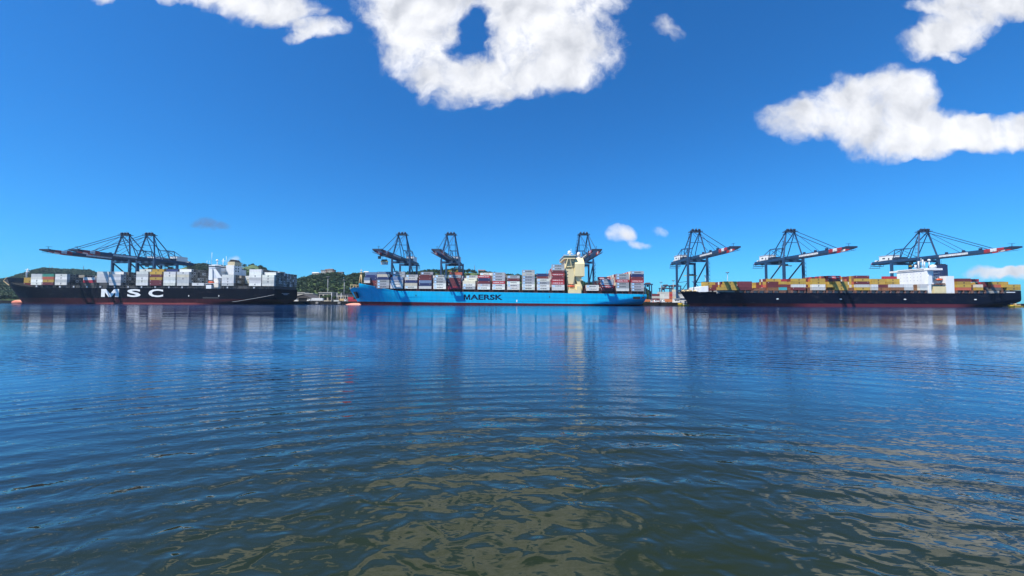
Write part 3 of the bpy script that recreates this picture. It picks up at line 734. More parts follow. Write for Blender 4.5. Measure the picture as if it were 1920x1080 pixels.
b.box(mx - 2.6, mx + 2.6, yy - 1, yy + 1, Z(1069, 475.6, yy), Z(1069, 475.0, yy)); b.tube([(mx + 1, yy, Z(1069, 475, yy)), (mx + 1, yy, Z(1069, 466.5, yy))], .12, 6)
b.beam((mx - 2.4, yy - 1.2, Z(1069, 472.6, yy)), (mx + 1.4, yy - 1.2, Z(1069, 472.6, yy)), .35); b.build('radar_mast', [white, white], wh)
b = MB(); b.ball((X(1085.5, v + 12), v + 12, Z(1085, 477, v + 12)), (1.9, 1.9, 2.4), 14, 10); b.tube([(X(1085.5, v + 12), v + 12, zt - .5), (X(1085.5, v + 12), v + 12, zt + 1.5)], 1.2, 10); b.build('satellite_dome', offwhite, cas)
lifeboat(X(1065, v), v + 2.2, zM(538.6), 7.0, 'orange lifeboat hanging at the foot of the cream bridge tower')

# stacks, bow to stern
def sM(n, px, row, codes, base=0, length=CL_, sfx=''): stack(blue, n, px, row, codes, base, length, suffix=sfx)
sM(0, 683.5, 5, ['.', 'R', 'R', 'B', 'B', 'b'], 0)
sM(0, 681.5, 4, ['G', 'b'], 2, 6.05)
sM(1, 706, 0, ['m', 'm', 'm', 'B', 'C']); sM(1, 707, 2, ['b'], 5)
sM(2, 731.5, 0, ['S', 'M', 'm', 'b']); sM(2, 735, 1, ['m', 'm'], 4)
sM(3, 758.3, 0, ['M', 'C', 'B', 'S']); sM(3, 760, 1, ['m'], 4)
sM(4, 785, 0, ['P', 'B', 'b', 'R', 'R']); sM(4, 788, 1, ['m'], 5)
sM(5, 812.2, 0, ['M', 'M', 'm', 'm']); sM(5, 815, 1, ['m'], 4)
sM(6, 840, 0, ['Q', 'R', 'R', 'R', 'm']); sM(6, 842.7, 1, ['O'], 5)
sM(7, 867.3, 0, ['m', 'M', 'C']); sM(7, 870.3, 1, ['S'], 3); sM(7, 873.5, 2, ['m'], 4)
sM(8, 895.2, 0, ['M', 'S', 'R', 'B', 'H']); sM(8, 900, 2, ['M'], 5)
sM(9, 922.9, 0, ['M', 'M', 'H', 'm', 'm', 'm'])
sM(10, 950.7, 0, ['S', 'M', 'M', 'R', 'm'])
sM(11, 978.8, 0, ['M', 'M', 'm', 'm', 'm', 'S', 'm'])
sM(12, 1006.7, 0, ['M', 'M', 'm', 'M']); sM(12, 1005.5, 3, ['B', 'R', 'B'], 3)
sM(13, 1034.6, 0, ['P', 'M', 'H', 'H', 'R', 'H', 'R', 'm', 'm'])
sM(14, 1099, 0, ['S', 'M'])
sM(15, 1126.9, 0, ['R', 'H', 'm', 'm']); sM(15, 1121.5, 3, ['H'], 4)
sM(16, 1155.7, 0, ['P', 'm', 'm', 'H', 'm', 'm'])
sM(17, 1183.8, 0, ['m', 'm', 'm', 'H', 'R', 'B', 'm'])
cols = list('RRRmMHBPGOC')
for p, t_ in zip(PXM, (5, 5, 4, 5, 4, 5, 3, 5, 6, 5, 6, 3, 8, 2, 4, 6, 7)):
    fill(blue, p, CL_, 1, 16, t_ if p in (706, 867.3) else t_, cols, 0, .25)

# ===== black ship on the left, white letters
v = 366.0; BE = 40.0
mv = v + BE / 2
XA = X(21, mv); XZ = X(513.5, v)
base = lin((X(110, v), Z(110, 539.6, v)), (X(505, v), Z(505, 541.6, v)))
ztip = Z(25, 527.8, mv)
deckL = pw([(XA, ztip), (X(34, v + 14), Z(34, 529, v + 14)), (X(41, v + 8), Z(41, 534.3, v + 8)), (X(60, v + 2), Z(60, 538.2, v + 2)), (X(80, v), Z(80, 539.4, v)), (X(110, v), base(X(110, v))), (XZ, base(XZ))])
zb0, zb1 = Z(150, 558.8, v), Z(470, 561.0, v)
slp = (zb1 - zb0) / (X(470, v) - X(150, v)); zbt = zb0 - slp * X(150, v)
hmL = hull_mat('black_hull_paint', (.004, .0055, .012), (.046, .013, .018), zbt, slp, (.22, .055, .05), 1.5, (X(170, v), X(392, v)), .3)
msc = {'v': v, 'name': 'white-lettered black ship', 'group': 'containers on the black ship with white letters', 'h': 2.80,
       'zb': lin((X(110, v), Z(110, 534.4, v)), (X(500, v), Z(500, 536.3, v)))}
shipL = thing('container_ship', (0, mv, 0), 'black container ship with three huge white letters on its side', 'container ship', 'moored container ships')
hb = hull_mesh(XA, XZ, v, BE, deckL, None, rake=13, lent=(100, 50), run=(70, 10), zc=6.5, extra_x=(X(34, v + 14), X(41, v + 8), X(60, v + 2), X(80, v), X(110, v)))
hullL = hb.build('hull', [hmL, mat('black_deck_paint', (.02, .021, .022), .8, noise=.3, spec=.1)], shipL)
for ch, p0, p1 in (('M', 189, 222.3), ('S', 237.8, 263.2), ('C', 277.6, 305.3)):
    b = MB(); add_text(b, ch, X(p0, v), X(p1, v), Z(250, 556.8, v), Z(250, 542.0, v), v - .05, 0, .03); b.build('hull_letter', letter_white, hullL)
b = MB(); b.ball((X(33, mv) + 1.5, mv, 1.2), (7.6, 2.6, 2.7), 16, 10); b.build('bulbous_bow', mat('faded_orange_paint', (.62, .18, .1), .6, noise=.3), hullL)
b = MB(); ax, az = X(50, v + 14), Z(50, 552, v + 14); b.box(ax - 1.2, ax + 1.0, v + 11, v + 15, az - 1.6, az + 1.4); b.build('anchor', steel, hullL)
b = MB()
n = 9; P0, P1 = (436, 565.8), (514, 552.6)
for i in range(n):
    f0, f1 = i / n, (i + 1) / n
    p = (P0[0] + (P1[0] - P0[0]) * f0, P0[1] + (P1[1] - P0[1]) * f0 ** 1.15); q_ = (P0[0] + (P1[0] - P0[0]) * f1, P0[1] + (P1[1] - P0[1]) * f1 ** 1.15)
    b.beam((X(p[0], v), v - .25, Z(p[0], p[1], v)), (X(q_[0], v), v - .25, Z(q_[0], q_[1], v)), .15, .15)
b.build('hull_glint', letter_white, hullL)  # glint along the hull overhang, put in as a thin white strip
for p in (353.5, 410):
    b = MB(); b.box(X(p, v) - .4, X(p, v) + .4, v - .1, v + .1, Z(p, 556, v), Z(p, 553.4, v)); b.build('draught_mark', letter_white, hullL)
for p in (66, 110, 136, 161, 186, 213, 238.5, 263.6, 289.3, 315, 340, 425, 475):
    b = MB(); xx, zz = X(p, v), deckL(X(p, v)); b.box(xx - .8, xx + .8, v + .3, v + .6, zz + .2, zz + 2.0); b.box(xx - .35, xx + .35, v + .22, v + .34, zz + .5, zz + 1.5, 1); b.build('bay_number_plate', [steel, letter_white], shipL)
b = MB(); b.box(X(380, v), X(410, v), v - .12, v + .1, Z(395, 559.4, v), Z(395, 557.6, v)); b.build('pilot_door', dark_grey, hullL)
b = MB()
yy0 = v + 12; xs2 = XZ + .06
add_text(b, 'M', 0, 1, 0, 1, 0, 0) if False else None
for k in range(9): b.box(xs2, xs2 + .06, yy0 + k * 1.4, yy0 + k * 1.4 + .9, Z(537, 551, v + 20), Z(537, 550.2, v + 20))
for k in range(5): b.box(xs2, xs2 + .06, yy0 + 2.8 + k * 1.4, yy0 + 3.7 + k * 1.4, Z(537, 553, v + 20), Z(537, 552.2, v + 20))
b.build('stern_lettering', letter_white, hullL)
# breakwater and foremast
b = MB(); x0 = X(36, mv); zf = ztip - 1.2
zq_ = Z(36, 521.5, mv)
b.prism([(x0 - 2.6, zq_ - 3.6), (x0 + 3.6, zq_ - 8.2), (x0 + 4.2, zq_ - 8.2), (x0 + .6, zq_)], 'y', v + 9, v + BE - 9)
for yy in (v + 8.9, v + BE - 8.9): b.beam((x0 - 2.6, yy, zq_ - 3.6), (x0 + .8, yy, zq_ + .2), .5, .5, 1); b.beam((x0 - 2.6, yy, zq_ - 3.6), (x0 + 3.8, yy, zq_ - 8.2), .5, .5, 1)
b.build('breakwater', [dark_grey, tan], shipL)
b = MB(); fx = X(47.5, mv); b.tube([(fx, mv, zf), (fx, mv, Z(47, 512, mv)), (fx + .8, mv, Z(47, 503.8, mv))], [.9, .7, .4], 8)
b.box(fx - 1.8, fx + 3, mv - .5, mv + .5, Z(47, 505.6, mv), Z(47, 505.0, mv)); b.box(fx - .6, fx + 2.6, mv - .5, mv + .5, Z(47, 510, mv), Z(47, 509, mv))
b.build('foremast', white, shipL)
PXL = [50.8, 76, 101, 126.5, 152, 177.2, 202.3, 228, 253.3, 279, 304.8, 330.2, 355.5, 414.3, 440, 465.8, 490.2]
for i, p in enumerate(PXL):
    x0 = X(p, v); zz = msc['zb'](x0); dk = deckL(x0) - .9
    y0_ = v + 2.2 if i else v + 6
    b = MB(); b.box(x0 + .3, x0 + 11.9, y0_, v + BE - 2.2, dk - .3, zz - .4); b.build('hatch_coaming', dark_grey, shipL)
    b = MB()
    for xx in (x0 - 1.45, x0 - .5):
        b.box(xx - .15, xx + .15, y0_ - 1.6, y0_ - 1.2, dk - .2, zz + 2.8); b.box(xx - .15, xx + .15, y0_, y0_ + .3, dk - .2, zz + 2.8)
    b.box(x0 - 1.5, x0 - .45, y0_ - 1.6, v + BE - 1, zz + 2.3, zz + 2.7); b.build('lashing_bridge', dark_grey, shipL)
    if i:
        b = MB()
        for xx in (x0 + .3, x0 + 5.9, x0 + 11.5): b.box(xx, xx + .4, v + .5, v + 1.2, dk - .2, zz - .05)
        b.box(x0 + .35, x0 + 11.85, v + .6, v + 1.1, zz - .45, zz - .1); b.build('container_support', dark_grey, shipL)
b = MB(); n = 30; xr0, xr1 = X(112, v), X(512, v)
for i in range(n):
    p = xr0 + (xr1 - xr0) * i / n; q_ = xr0 + (xr1 - xr0) * (i + 1) / n
    b.beam((p, v + .15, base(p) + .9), (q_, v + .15, base(q_) + .9), .09); b.beam((p, v + .15, base(p)), (p, v + .15, base(p) + .9), .09)
b.build('deck_rail', steel, shipL)
# white bridge block
z_d = deckL(X(395, v)) - .9
def zL(py, vv=v): return Z(400, py, vv)
hx0, hx1 = X(388.2, v), X(402.0, v)
b = MB(); b.box(hx0 + .6, hx1, v + 6.5, v + BE - 6.5, z_d, zL(501)); acc_ = b.build('accommodation_block', white, shipL)
for q_ in (507.5, 513.5, 519.5, 525.5):
    b = MB(); b.box(hx1 - .1, hx1 + 1.6, v + 6, v + BE - 6, zL(q_) - .15, zL(q_) + .15)
    for k in range(14): yy = v + 6.2 + k * 2.1; b.beam((hx1 + 1.5, yy, zL(q_)), (hx1 + 1.5, yy, zL(q_) + 1.1), .07)
    b.beam((hx1 + 1.5, v + 6, zL(q_) + 1.1), (hx1 + 1.5, v + BE - 6, zL(q_) + 1.1), .08); b.build('balcony', white, acc_)
b = MB(); b.box(hx0, hx1 - 1, v + .6, v + BE - .6, zL(502.2), zL(497.2)); wh = b.build('wheelhouse', white, shipL)
b = MB(); b.box(hx0 - .08, hx1 - .9, v + .52, v + BE - .5, zL(500.3), zL(498.6)); b.build('window', glass, wh)
b = MB(); b.prism([(hx0, zL(502)), (hx0 + 3.6, zL(502)), (hx0 + 4.0, zL(525)), (hx0, zL(525))], 'y', v + .8, v + 1.4)
b.prism([(hx0 + 3.8, zL(502.5)), (hx0 + 6.2, zL(502.5)), (hx0 + 13.5, zL(521)), (hx0 + 8.5, zL(521))], 'y', v + .9, v + 1.3)
b.prism([(hx0 + 3.6, zL(502.5)), (hx0 + 5.0, zL(502.5)), (hx0 + 9.5, zL(522)), (hx0 + 4.0, zL(522))], 'y', v + 1.6, v + 2.0, 1)  # slanted grey plate standing for the crane's shadow on the white support
b.build('wing_support', [white, offwhite], acc_)
fy0, fy1 = v + 13, v + 24
b = MB(); fxx = hx1 + 8.5; b.box(hx1 + .3, fxx, fy0, fy1, z_d, zL(497.5, v + 14)); cs_ = b.build('engine_casing', white, shipL)
b = MB(); b.box(hx1 + 1.2, fxx + .2, fy0 + .6, fy1 - .6, zL(497.5, v + 14), zL(490.8, v + 14)); fn = b.build('funnel', mat('funnel_buff_paint', (.62, .5, .3), .5, noise=.15), shipL)
b = MB(); b.prism([(hx1 + 1.6, zL(490.8, v + 14)), (fxx - .2, zL(490.8, v + 14)), (fxx - 2.2, zL(486.6, v + 14)), (hx1 + 3.6, zL(486.6, v + 14))], 'y', fy0 + 1.4, fy1 - 1.4); b.build('funnel_cap', black, fn)
windows(cs_, [(yy, zL(q_, v + 14)) for yy in (fy0 + 2, fy0 + 5.4) for q_ in (498.8, 504.6, 509.4)], 1.6, 1.6, fxx, 'x')
b = MB(); b.box(hx1 + .3, fxx - 2, fy1 + .2, v + BE - 7, z_d, zL(504, v + 14)); b.build('deck_house', white, shipL)
b = MB()
for (p, q0, q1, vv, rr) in ((394.3, 498, 473.4, v + 8, .14), (385.5, 498, 488.5, v + 2, .12), (390.6, 498, 489, v + 5, .1), (421.6, 506, 480.5, v + 26, .14), (416, 506, 485, v + 28, .3), (405, 499, 490, v + 20, .35)):
    b.tube([(X(p, vv), vv, Z(p, q0, vv)), (X(p, vv), vv, Z(p, q1, vv))], rr, 6)
b.ball((X(404.5, v + 20), v + 20, Z(404, 488.2, v + 20)), 1.1, 10, 6); b.box(X(413, v + 28), X(420, v + 28), v + 27.7, v + 28.3, Z(416, 489.5, v + 28), Z(416, 488.9, v + 28))
b.box(X(396, v + 14), X(407, v + 14), v + 13, v + 18, zL(497.2), zL(493.6)); b.build('radar_mast', white, wh)
b = MB(); b.box(X(385.2, v), X(395, v), v + .1, v + 3.6, z_d - .9, Z(390, 534.2, v)); b.box(X(383, v), X(405, v), v + .6, v + 5, Z(390, 531.7, v), Z(390, 531.2, v)); b.build('boat_platform', white, shipL)
lifeboat(X(385.5, v), v + 2.2, Z(390, 530.9, v), 6.4, 'orange lifeboat beside the white bridge wing of the black ship')

def sL(n, px, row, codes, base=0, length=CL_, sfx=''): stack(msc, n, px, row, codes, base, length, suffix=sfx)
sL(0, 42.5, 6, ['R', 'y', 'Y'], 0)
sL(1, 55.8, 0, ['w', 'w', 'W', 'G']); sL(2, 76.3, 0, ['R', 'y', 'O', 'N'])
sL(3, 101, 0, ['w', 'G', 'w', 'w'])
sL(4, 127, 9, ['E', 'r'])
sL(5, 154, 3, ['E', 'Q', 'W'])
sL(6, 179.5, 1, ['E', 'G', 'G', 'G', 'G'])
sL(7, 202.3, 0, ['P', 'P', 'P', 'P']); sL(7, 207.5, 2, ['W'], 4)
sL(8, 230, 9, ['E', 'E'])
sL(9, 253.3, 0, ['W', 'w', 'w', 'G', 'W']); sL(9, 259, 2, ['w'], 5)
sL(10, 279, 0, ['R', 'R', 'y', 'R', 'y']); sL(10, 283, 1, ['y'], 5)
sL(11, 304.8, 0, ['W', 'W', 'G', 'w', 'g']); sL(11, 309.5, 2, ['W'], 5)
sL(12, 330.2, 0, ['W', 'G', 'g', 'C', 'g']); sL(12, 335, 2, ['W'], 5)
sL(13, 358.5, 0, ['g']); sL(13, 367, 9, ['.', 'y', 'B', 'y', 'R'])
sL(14, 414.3, 0, ['g', 'g', 'g', 'W'])
sL(15, 452.5, 6, ['.', 'C', 'w', 'W'])
sL(16, 465.8, 0, ['w', 'G', 'G', 'w', 'W', 'W'])
sL(17, 490.2, 0, ['W', 'g', 'w', 'w']); sL(17, 496.5, 2, ['w'], 4)
PAL['Z'] = ((.30, .275, .225), None, 'greige'); rf = list('ZZZGPZE')
for p, t_, r0_ in ((55.8, 4, 1), (76.3, 4, 1), (101, 4, 1), (152, 2, 4), (177.2, 4, 2), (202.3, 5, 1), (253.3, 5, 1), (279, 5, 1), (304.8, 6, 1), (330.2, 6, 1), (414.3, 4, 1), (465.8, 6, 1), (490.2, 5, 1)):
    fill(msc, p, CL_, r0_, 15, t_, rf if p in (101, 202.3, 330.2, 414.3, 465.8, 490.2) else list('GWRYBGPE'), 0, .0 if p in (490.2, 330.2) else .2)
fill(msc, 126.5, CL_, 10, 15, 3, list('GRE'), 0, .3); fill(msc, 228, CL_, 10, 15, 4, list('GRE'), 0, .3)

# ===== dark navy ship on the right
v = 354.0; BE = 32.2
mv = v + BE / 2
XA = X(1271, mv); XZ = X(1918.5, v)
zA, zZ = Z(1400, 549.0, v), Z(1850, 550.0, v)
base = lin((X(1400, v), zA), (X(1850, v), zZ))
ztip = Z(1279, 545.6, mv)
deckR = pw([(XA, ztip), (X(1325, v), Z(1325, 546.7, v)), (X(1380, v), Z(1380, 548.4, v)), (X(1400, v), zA), (X(1860, v), base(X(1860, v))), (X(1864, v), base(X(1864, v)) + .15), (X(1893, v), base(X(1893, v)) + .3), (X(1894, v), Z(1894, 544.6, v)), (XZ, Z(1916, 544.9, v))])
zb0, zb1 = Z(1400, 568.8, v), Z(1800, 570.4, v)
slp = (zb1 - zb0) / (X(1800, v) - X(1400, v)); zbt = zb0 - slp * X(1400, v)
hmR = hull_mat('navy_hull_paint', (.0035, .006, .017), (.026, .008, .012), zbt, slp, (.10, .022, .033), 3.4, (X(1480, v), X(1830, v)), .25)
nav = {'v': v, 'name': 'navy ship', 'group': 'containers on the navy ship', 'h': 2.73,
       'zb': lin((X(1400, v), Z(1400, 543.9, v)), (X(1850, v), Z(1850, 544.2, v)))}
shipR = thing('container_ship', (0, mv, 0), 'dark navy container ship with white bridge block, loaded with yellow and red boxes', 'container ship', 'moored container ships')
hb = hull_mesh(XA, XZ, v, BE, deckR, None, rake=12, lent=(85, 42), run=(55, 14), zc=6.0, extra_x=(X(1864, v), X(1893, v), X(1894, v)))
hullR = hb.build('hull', [hmR, dark_grey], shipR)
for p in (1458, 1576.5, 1697, 1829):
    zz = Z(p, 560.5 + (p - 1458) * .003, v); xx = X(p, v)
    b = MB(); b.add([(xx + 1.25 * math.cos(t * math.pi / 8), v - .06, zz + .5 * math.sin(t * math.pi / 8)) for t in range(16)], [tuple(range(16))]); b.build('hull_mark', letter_white, hullR)
b = MB(); b.box(X(1314, v + 4), X(1342, v), v - .02, v + 3, Z(1328, 550.2, v) - .1, Z(1328, 550.2, v)); b.build('bow_lettering', steel, hullR) if False else None
# mooring deck slot near the stern
b = MB(); b.box(X(1889, v), X(1904, v), v - .1, v + .5, Z(1895, 549.0, v), Z(1895, 547.2, v)); b.build('mooring_opening', offwhite, hullR)
PXR = [1318, 1346, 1357, 1386, 1412, 1440, 1487, 1523, 1552.5, 1579, 1606.5, 1634, 1660, 1687, 1714, 1796.5, 1826, 1856, 1889]
deckstuff = mat('weathered_deck_grey', (.34, .32, .29), .8, noise=.45, nscale=.4)
for i, p in enumerate(PXR):
    x0 = X(p, v); zz = nav['zb'](x0); dk = deckR(x0) - .9
    y0_ = v + 2.4 if i else v + 7
    b = MB(); b.box(x0 + .3, x0 + 11.9, y0_, v + BE - 2.4, dk - .3, zz - .35); b.build('hatch_coaming', deckstuff, shipR)
    if 2 < i < 17:
        b = MB()
        for xx in (x0 + .2, x0 + 5.9, x0 + 11.6): b.prism([(xx - .5, dk), (xx + .9, dk), (xx + .5, zz - .05), (xx - .1, zz - .05)], 'y', v + .5, v + 2.3)
        b.box(x0 + .35, x0 + 11.85, v + .7, v + 2.2, zz - .5, zz - .12); b.build('container_support', rust, shipR)
    if 3 < i:
        b = MB(); b.box(x0 - 1.5, x0 - .7, v + 2, v + BE - 2, dk, zz + 2.2); b.build('lashing_bridge', rust, shipR)
b = MB(); n = 34; xr0, xr1 = X(1402, v), X(1886, v)
for i in range(n):
    p = xr0 + (xr1 - xr0) * i / n; q_ = xr0 + (xr1 - xr0) * (i + 1) / n
    b.beam((p, v + .15, base(p) + .9), (q_, v + .15, base(q_) + .9), .09); b.beam((p, v + .15, base(p)), (p, v + .15, base(p) + .9), .09)
b.build('deck_rail', steel, shipR)
b = MB(); xb0, xb1 = X(1308, v + 9), X(1330.5, v + 3); b.prism([(xb0, nav['zb'](xb0) - 1.6), (xb1, nav['zb'](xb0) - 1.6), (xb1, Z(1330, 535.7, v + 4)), (xb0 + 5, Z(1318, 536.6, v + 4)), (xb0, Z(1308, 538.2, v + 4))], 'y', v + 5, v + BE - 5); b.build('breakwater', white, shipR)
b = MB(); fx = X(1301.5, mv); b.tube([(fx, mv, ztip - 1), (fx, mv, Z(1302, 521, mv))], [.55, .3], 8); b.beam((fx - 2, mv, Z(1302, 527.6, mv)), (fx + 2, mv, Z(1302, 527.6, mv)), .4); b.box(fx - .9, fx + .9, mv - .6, mv + .6, Z(1302, 530, mv), Z(1302, 529, mv)); b.build('foremast', crane_blue, shipR)
for (p, ww, hh) in ((1284.5, 2.2, 1.6), (1294, 2.6, 1.9), (1309, 3.5, 1.3)):
    b = MB(); xx = X(p, mv - 6); b.tube([(xx - ww, mv - 4, ztip), (xx + ww, mv - 4, ztip)], hh * .5, 8); b.box(xx - .5, xx + .5, mv - 5, mv - 3, ztip - 1, ztip + hh * .7); b.build('mooring_winch', tan, shipR)
# bridge block: a tall white forward face, stepped decks behind it
def zR(py, vv=v, px=1742): return Z(px, py, vv)
hx0 = X(1742, v + 1); z_d = deckR(hx0) - .9
hx1 = X(1768, v + 1)
b = MB(); b.prism([(hx0, z_d), (hx1 - 4.5, z_d), (hx1 - 4.5, zR(506.5)), (hx0, zR(506.5))], 'y', v + 4, v + BE - 2.5); ac = b.build('accommodation_block', white, shipR)
b = MB(); b.box(hx0 - .25, hx0 + 3.5, v + .8, v + 4, zR(533), zR(517)); b.box(hx0 - .2, hx0 + 5.5, v + 1.6, v + 4, zR(517), zR(506.5)); b.box(hx0 + .2, hx0 + 2.5, v + .9, v + 4, z_d, zR(533)); b.build('side_casing', white, ac)
b = MB(); b.box(hx0 - .5, hx1 - .8, v - .6, v + BE + 4.5, zR(506.4), zR(503.0)); wh = b.build('wheelhouse', white, shipR)
b = MB(); b.box(hx0 - .58, hx1 - .72, v + 4, v + BE - 4, zR(505.2), zR(504.2)); b.build('window', glass, wh)
b = MB(); b.box(hx0 - .2, hx1 - 2, v + 3, v + BE - 3, zR(502.8), zR(501.8)); b.build('bridge_roof', offwhite, wh)
for q_ in (511.5, 516.5, 522):
    b = MB(); b.box(hx1 - 4.5, hx1 - .5, v + 2, v + BE - 2, zR(q_) - .15, zR(q_) + .15); b.beam((hx1 - .6, v + 2.1, zR(q_) + 1), (hx1 - .6, v + BE - 2, zR(q_) + 1), .09); b.build('balcony', white, ac)
windows(ac, [(X(1757, v + 4) + k * 1.5, zR(q_)) for q_ in (510.5, 515.5, 521) for k in range(2)], .8, .8, v + 4)
windows(ac, [(v + 7 + k * 3.1, zR(q_)) for q_ in (512, 518.5, 525) for k in range(7)], .5, .55, hx0, 'x', mat('pale_port_glass', (.35, .38, .42), .2))  # paler grey glass for the forward-face ports
ex0, ex1 = X(1756, v + 1), X(1790, v + 1)
b = MB(); b.box(hx1 - 4.3, ex1, v + 5.5, v + BE - 5.5, z_d, zR(517.5)); b.box(X(1777, v), ex1 + .05, v + .8, v + 5.5, z_d, zR(517.3)); cs_ = b.build('engine_casing', white, shipR)
b = MB(); b.box(X(1755, v), X(1777, v), v + .8, v + 5.4, z_d, zR(537)); b.build('lower_casing', cream, cs_)
b = MB(); b.box(X(1755.5, v), X(1776.5, v), v + .7, v + 5, zR(533.5), zR(532.8)); b.box(X(1758, v), X(1776, v), v + .9, v + 1.1, zR(532.8), zR(531)); b.build('boat_platform', rust, shipR)
b = MB(); b.box(X(1764, v + 12), X(1775, v + 12), v + 10, v + 22, zR(517.6), zR(494)); fn = b.build('funnel', mat('funnel_dark_blue', (.018, .03, .09), .5, noise=.2), shipR)
b = MB(); b.box(X(1765, v + 12), X(1774, v + 12), v + 11, v + 21, zR(494), zR(492.6)); b.build('funnel_cap', black, fn)
b = MB()
for (p, q0, q1, rr, vv) in ((1725, 502, 490, .55, v + 14), (1733, 502, 487, .5, v + 14), (1736.5, 502, 490, .4, v + 14), (1719, 503, 497, .8, v + 17), (1745, 502, 489, .4, v + 15), (1730, 500, 484, .12, v + 16)):
    b.tube([(X(p, vv), vv, Z(p, q0, vv)), (X(p, vv), vv, Z(p, q1, vv))], rr, 8)
b.box(X(1724, v + 14), X(1740, v + 14), v + 13.6, v + 14.4, Z(1730, 490.6, v + 14), Z(1730, 489.9, v + 14)); b.ball((X(1745, v + 15), v + 15, Z(1745, 488, v + 15)), 1.2, 10, 8); b.ball((X(1752, v + 6), v + 6, Z(1752, 500, v + 6)), (2.8, 2.4, 2.0), 12, 8)
b.build('radar_mast', offwhite, wh)
lifeboat(X(1762, v), v + 2.4, zR(526.2), 6.0, 'orange lifeboat on the pale engine casing of the navy ship')

def sR(n, px, row, codes, base=0, length=CL_, sfx=''): stack(nav, n, px, row, codes, base, length, suffix=sfx)
sR(0, 1317.5, 4, ['r', 'y', 'y']); 
sR(1, 1331.5, 3, ['R'], 0); sR(1, 1344.5, 5, ['r'], 1)
sR(1, 1346.2, 0, ['y'], 0, 6.05)
sR(2, 1357.5, 0, ['y', 'y', 'y'])
sR(3, 1386, 0, ['r', 'r', 'r']); sR(3, 1378.5, 0, ['y'], 0, 3.4)
sR(4, 1413, 7, ['.', 'y', 'y'])
sR(5, 1440.5, 1, ['K', 'r', 'R', 'y']); sR(5, 1464, 0, ['T', 'R', 'y'], 0, 6.05); sR(5, 1469, 3, ['Q'], 3, 6.05)
sR(6, 1487, 0, ['R', 'P', 'y', 'y']); sR(6, 1511.8, 2, ['y', 'r', 'y', 'r'], 0, 3.4)
sR(7, 1523.5, 0, ['P', 'w', 'y', 'y'])
sR(8, 1553, 1, ['K', 'y', 'y', 'R', 'H']); sR(8, 1553, 0, ['y'], 1, 6.05); sR(8, 1566, 0, ['y', 'y', 'y'], 0)
sR(9, 1590, 8, ['K', 'W'], 0)
sR(10, 1606.5, 0, ['y', 'P', 'R', 'y', 'R'])
sR(11, 1635, 0, ['G', 'G'], 0, 6.05); sR(11, 1636.5, 2, ['y', 'y'], 2)
sR(12, 1645.5, 1, ['K', 'R'], 0); sR(12, 1663.5, 2, ['y', 'y'], 2); sR(12, 1659, 4, ['Q'], 4)
sR(13, 1671, 0, ['K', 'P']); sR(13, 1696.5, 0, ['G', 'G'], 0, 8.2)
sR(14, 1715, 1, ['K', 'K'], 0, 5.0); sR(14, 1726, 0, ['G', 'g'], 0, 6.9)
sR(15, 1796.5, 0, ['O', 'y', 'y', 'r'])
sR(16, 1829, 1, ['E', '.'], 0); sR(16, 1819, 3, ['Q'], 3, 9.0); sR(16, 1832, 0, ['y', 'C'], 0, 6.05); sR(16, 1841, 3, ['r', 'Q'], 1, 6.05, ''); sR(16, 1849.5, 3, ['B'], 2, 4.4)
sR(17, 1860, 1, ['E', 'O', 'y']); sR(17, 1880, 2, ['y'], 2, 6.05); sR(17, 1884.5, 0, ['y'], 1, 5.0)
sR(18, 1890, 0, ['y', 'y'])
mc = list('RRryyQrROPKYr')
fill(nav, 1346, CL_, 4, 12, 2, mc, 0, .5); fill(nav, 1357.5, CL_, 1, 12, 3, mc, 0, .1); fill(nav, 1386, CL_, 1, 12, 3, mc, 0, .1)
fill(nav, 1412, CL_, 9, 12, 2, mc, 0, .4); fill(nav, 1440.5, CL_, 2, 12, lambda r_: 4 if r_ < 5 else 3 if r_ < 8 else 2, mc)
fill(nav, 1487, CL_, 1, 12, 4, mc, 0, .1); fill(nav, 1523.5, CL_, 1, 12, 4, mc, 0, .2); fill(nav, 1553, CL_, 2, 12, 5, mc, 0, .3); fill(nav, 1606.5, CL_, 1, 12, 5, mc, 0, .1)
fill(nav, 1636, CL_, 3, 12, 4, mc, 0, .1); fill(nav, 1663, CL_, 3, 12, 4, mc, 0, .1); fill(nav, 1690, CL_, 1, 12, 2, list('GPK'), 0, 0)
fill(nav, 1796.5, CL_, 1, 12, 4, mc, 0, .4); fill(nav, 1829, CL_, 2, 12, 2, mc, 0, .3); fill(nav, 1860, CL_, 2, 12, 3, mc, 0, .5); fill(nav, 1890, CL_, 1, 12, 2, mc, 0, .2)

# ---------------------------------------------------------------- container yard between the two right-hand ships
yard = 'containers stacked in the yard'
yv = 470.0
def yard_stack(px, py_bot, length, codes, vv, name):
    x = X(px, vv); 
    for t, c in enumerate(codes):
        if c != '.': place_container(x, vv, QZ + .02 + t * 2.8, c, length, 2.76, f"{PAL[c][2]} container, {TIER[t]} tier of {name}", yard)
yard_stack(1223.5, 562, 9.0, ['O', 'R', 'P', 'r'], yv, 'the red pile beside the blue stern')
yard_stack(1234, 562, CL_ * .66, ['P', 'G', 'P', 'G', 'P'], yv + 6, 'the grey pile beside the red pile')
yard_stack(1246, 562, 6.4, ['G', 'P', 'G', 'P', 'G'], yv + 6, 'the grey yard pile touching the orange pile')
yard_stack(1255.4, 562, 4.2, ['P', 'R', 'O', 'Q', 'O'], yv + 5, 'the orange-topped yard pile')
yard_stack(1261.6, 562, 6.4, ['G', 'P', 'C', 'G', 'G', 'C'], yv + 4, 'the pale yard pile beside the navy bow')
yard_stack(1273, 562, CL_, ['P', 'G', 'P', 'P', 'E'], yv + 8, 'the grey pile behind the navy bow')
yard_stack(1266, 562, 4.2, ['.', '.', '.', '.', '.', 'Q'], yv + 1, 'the pale pile, red box on top left of the navy bow') if False else None

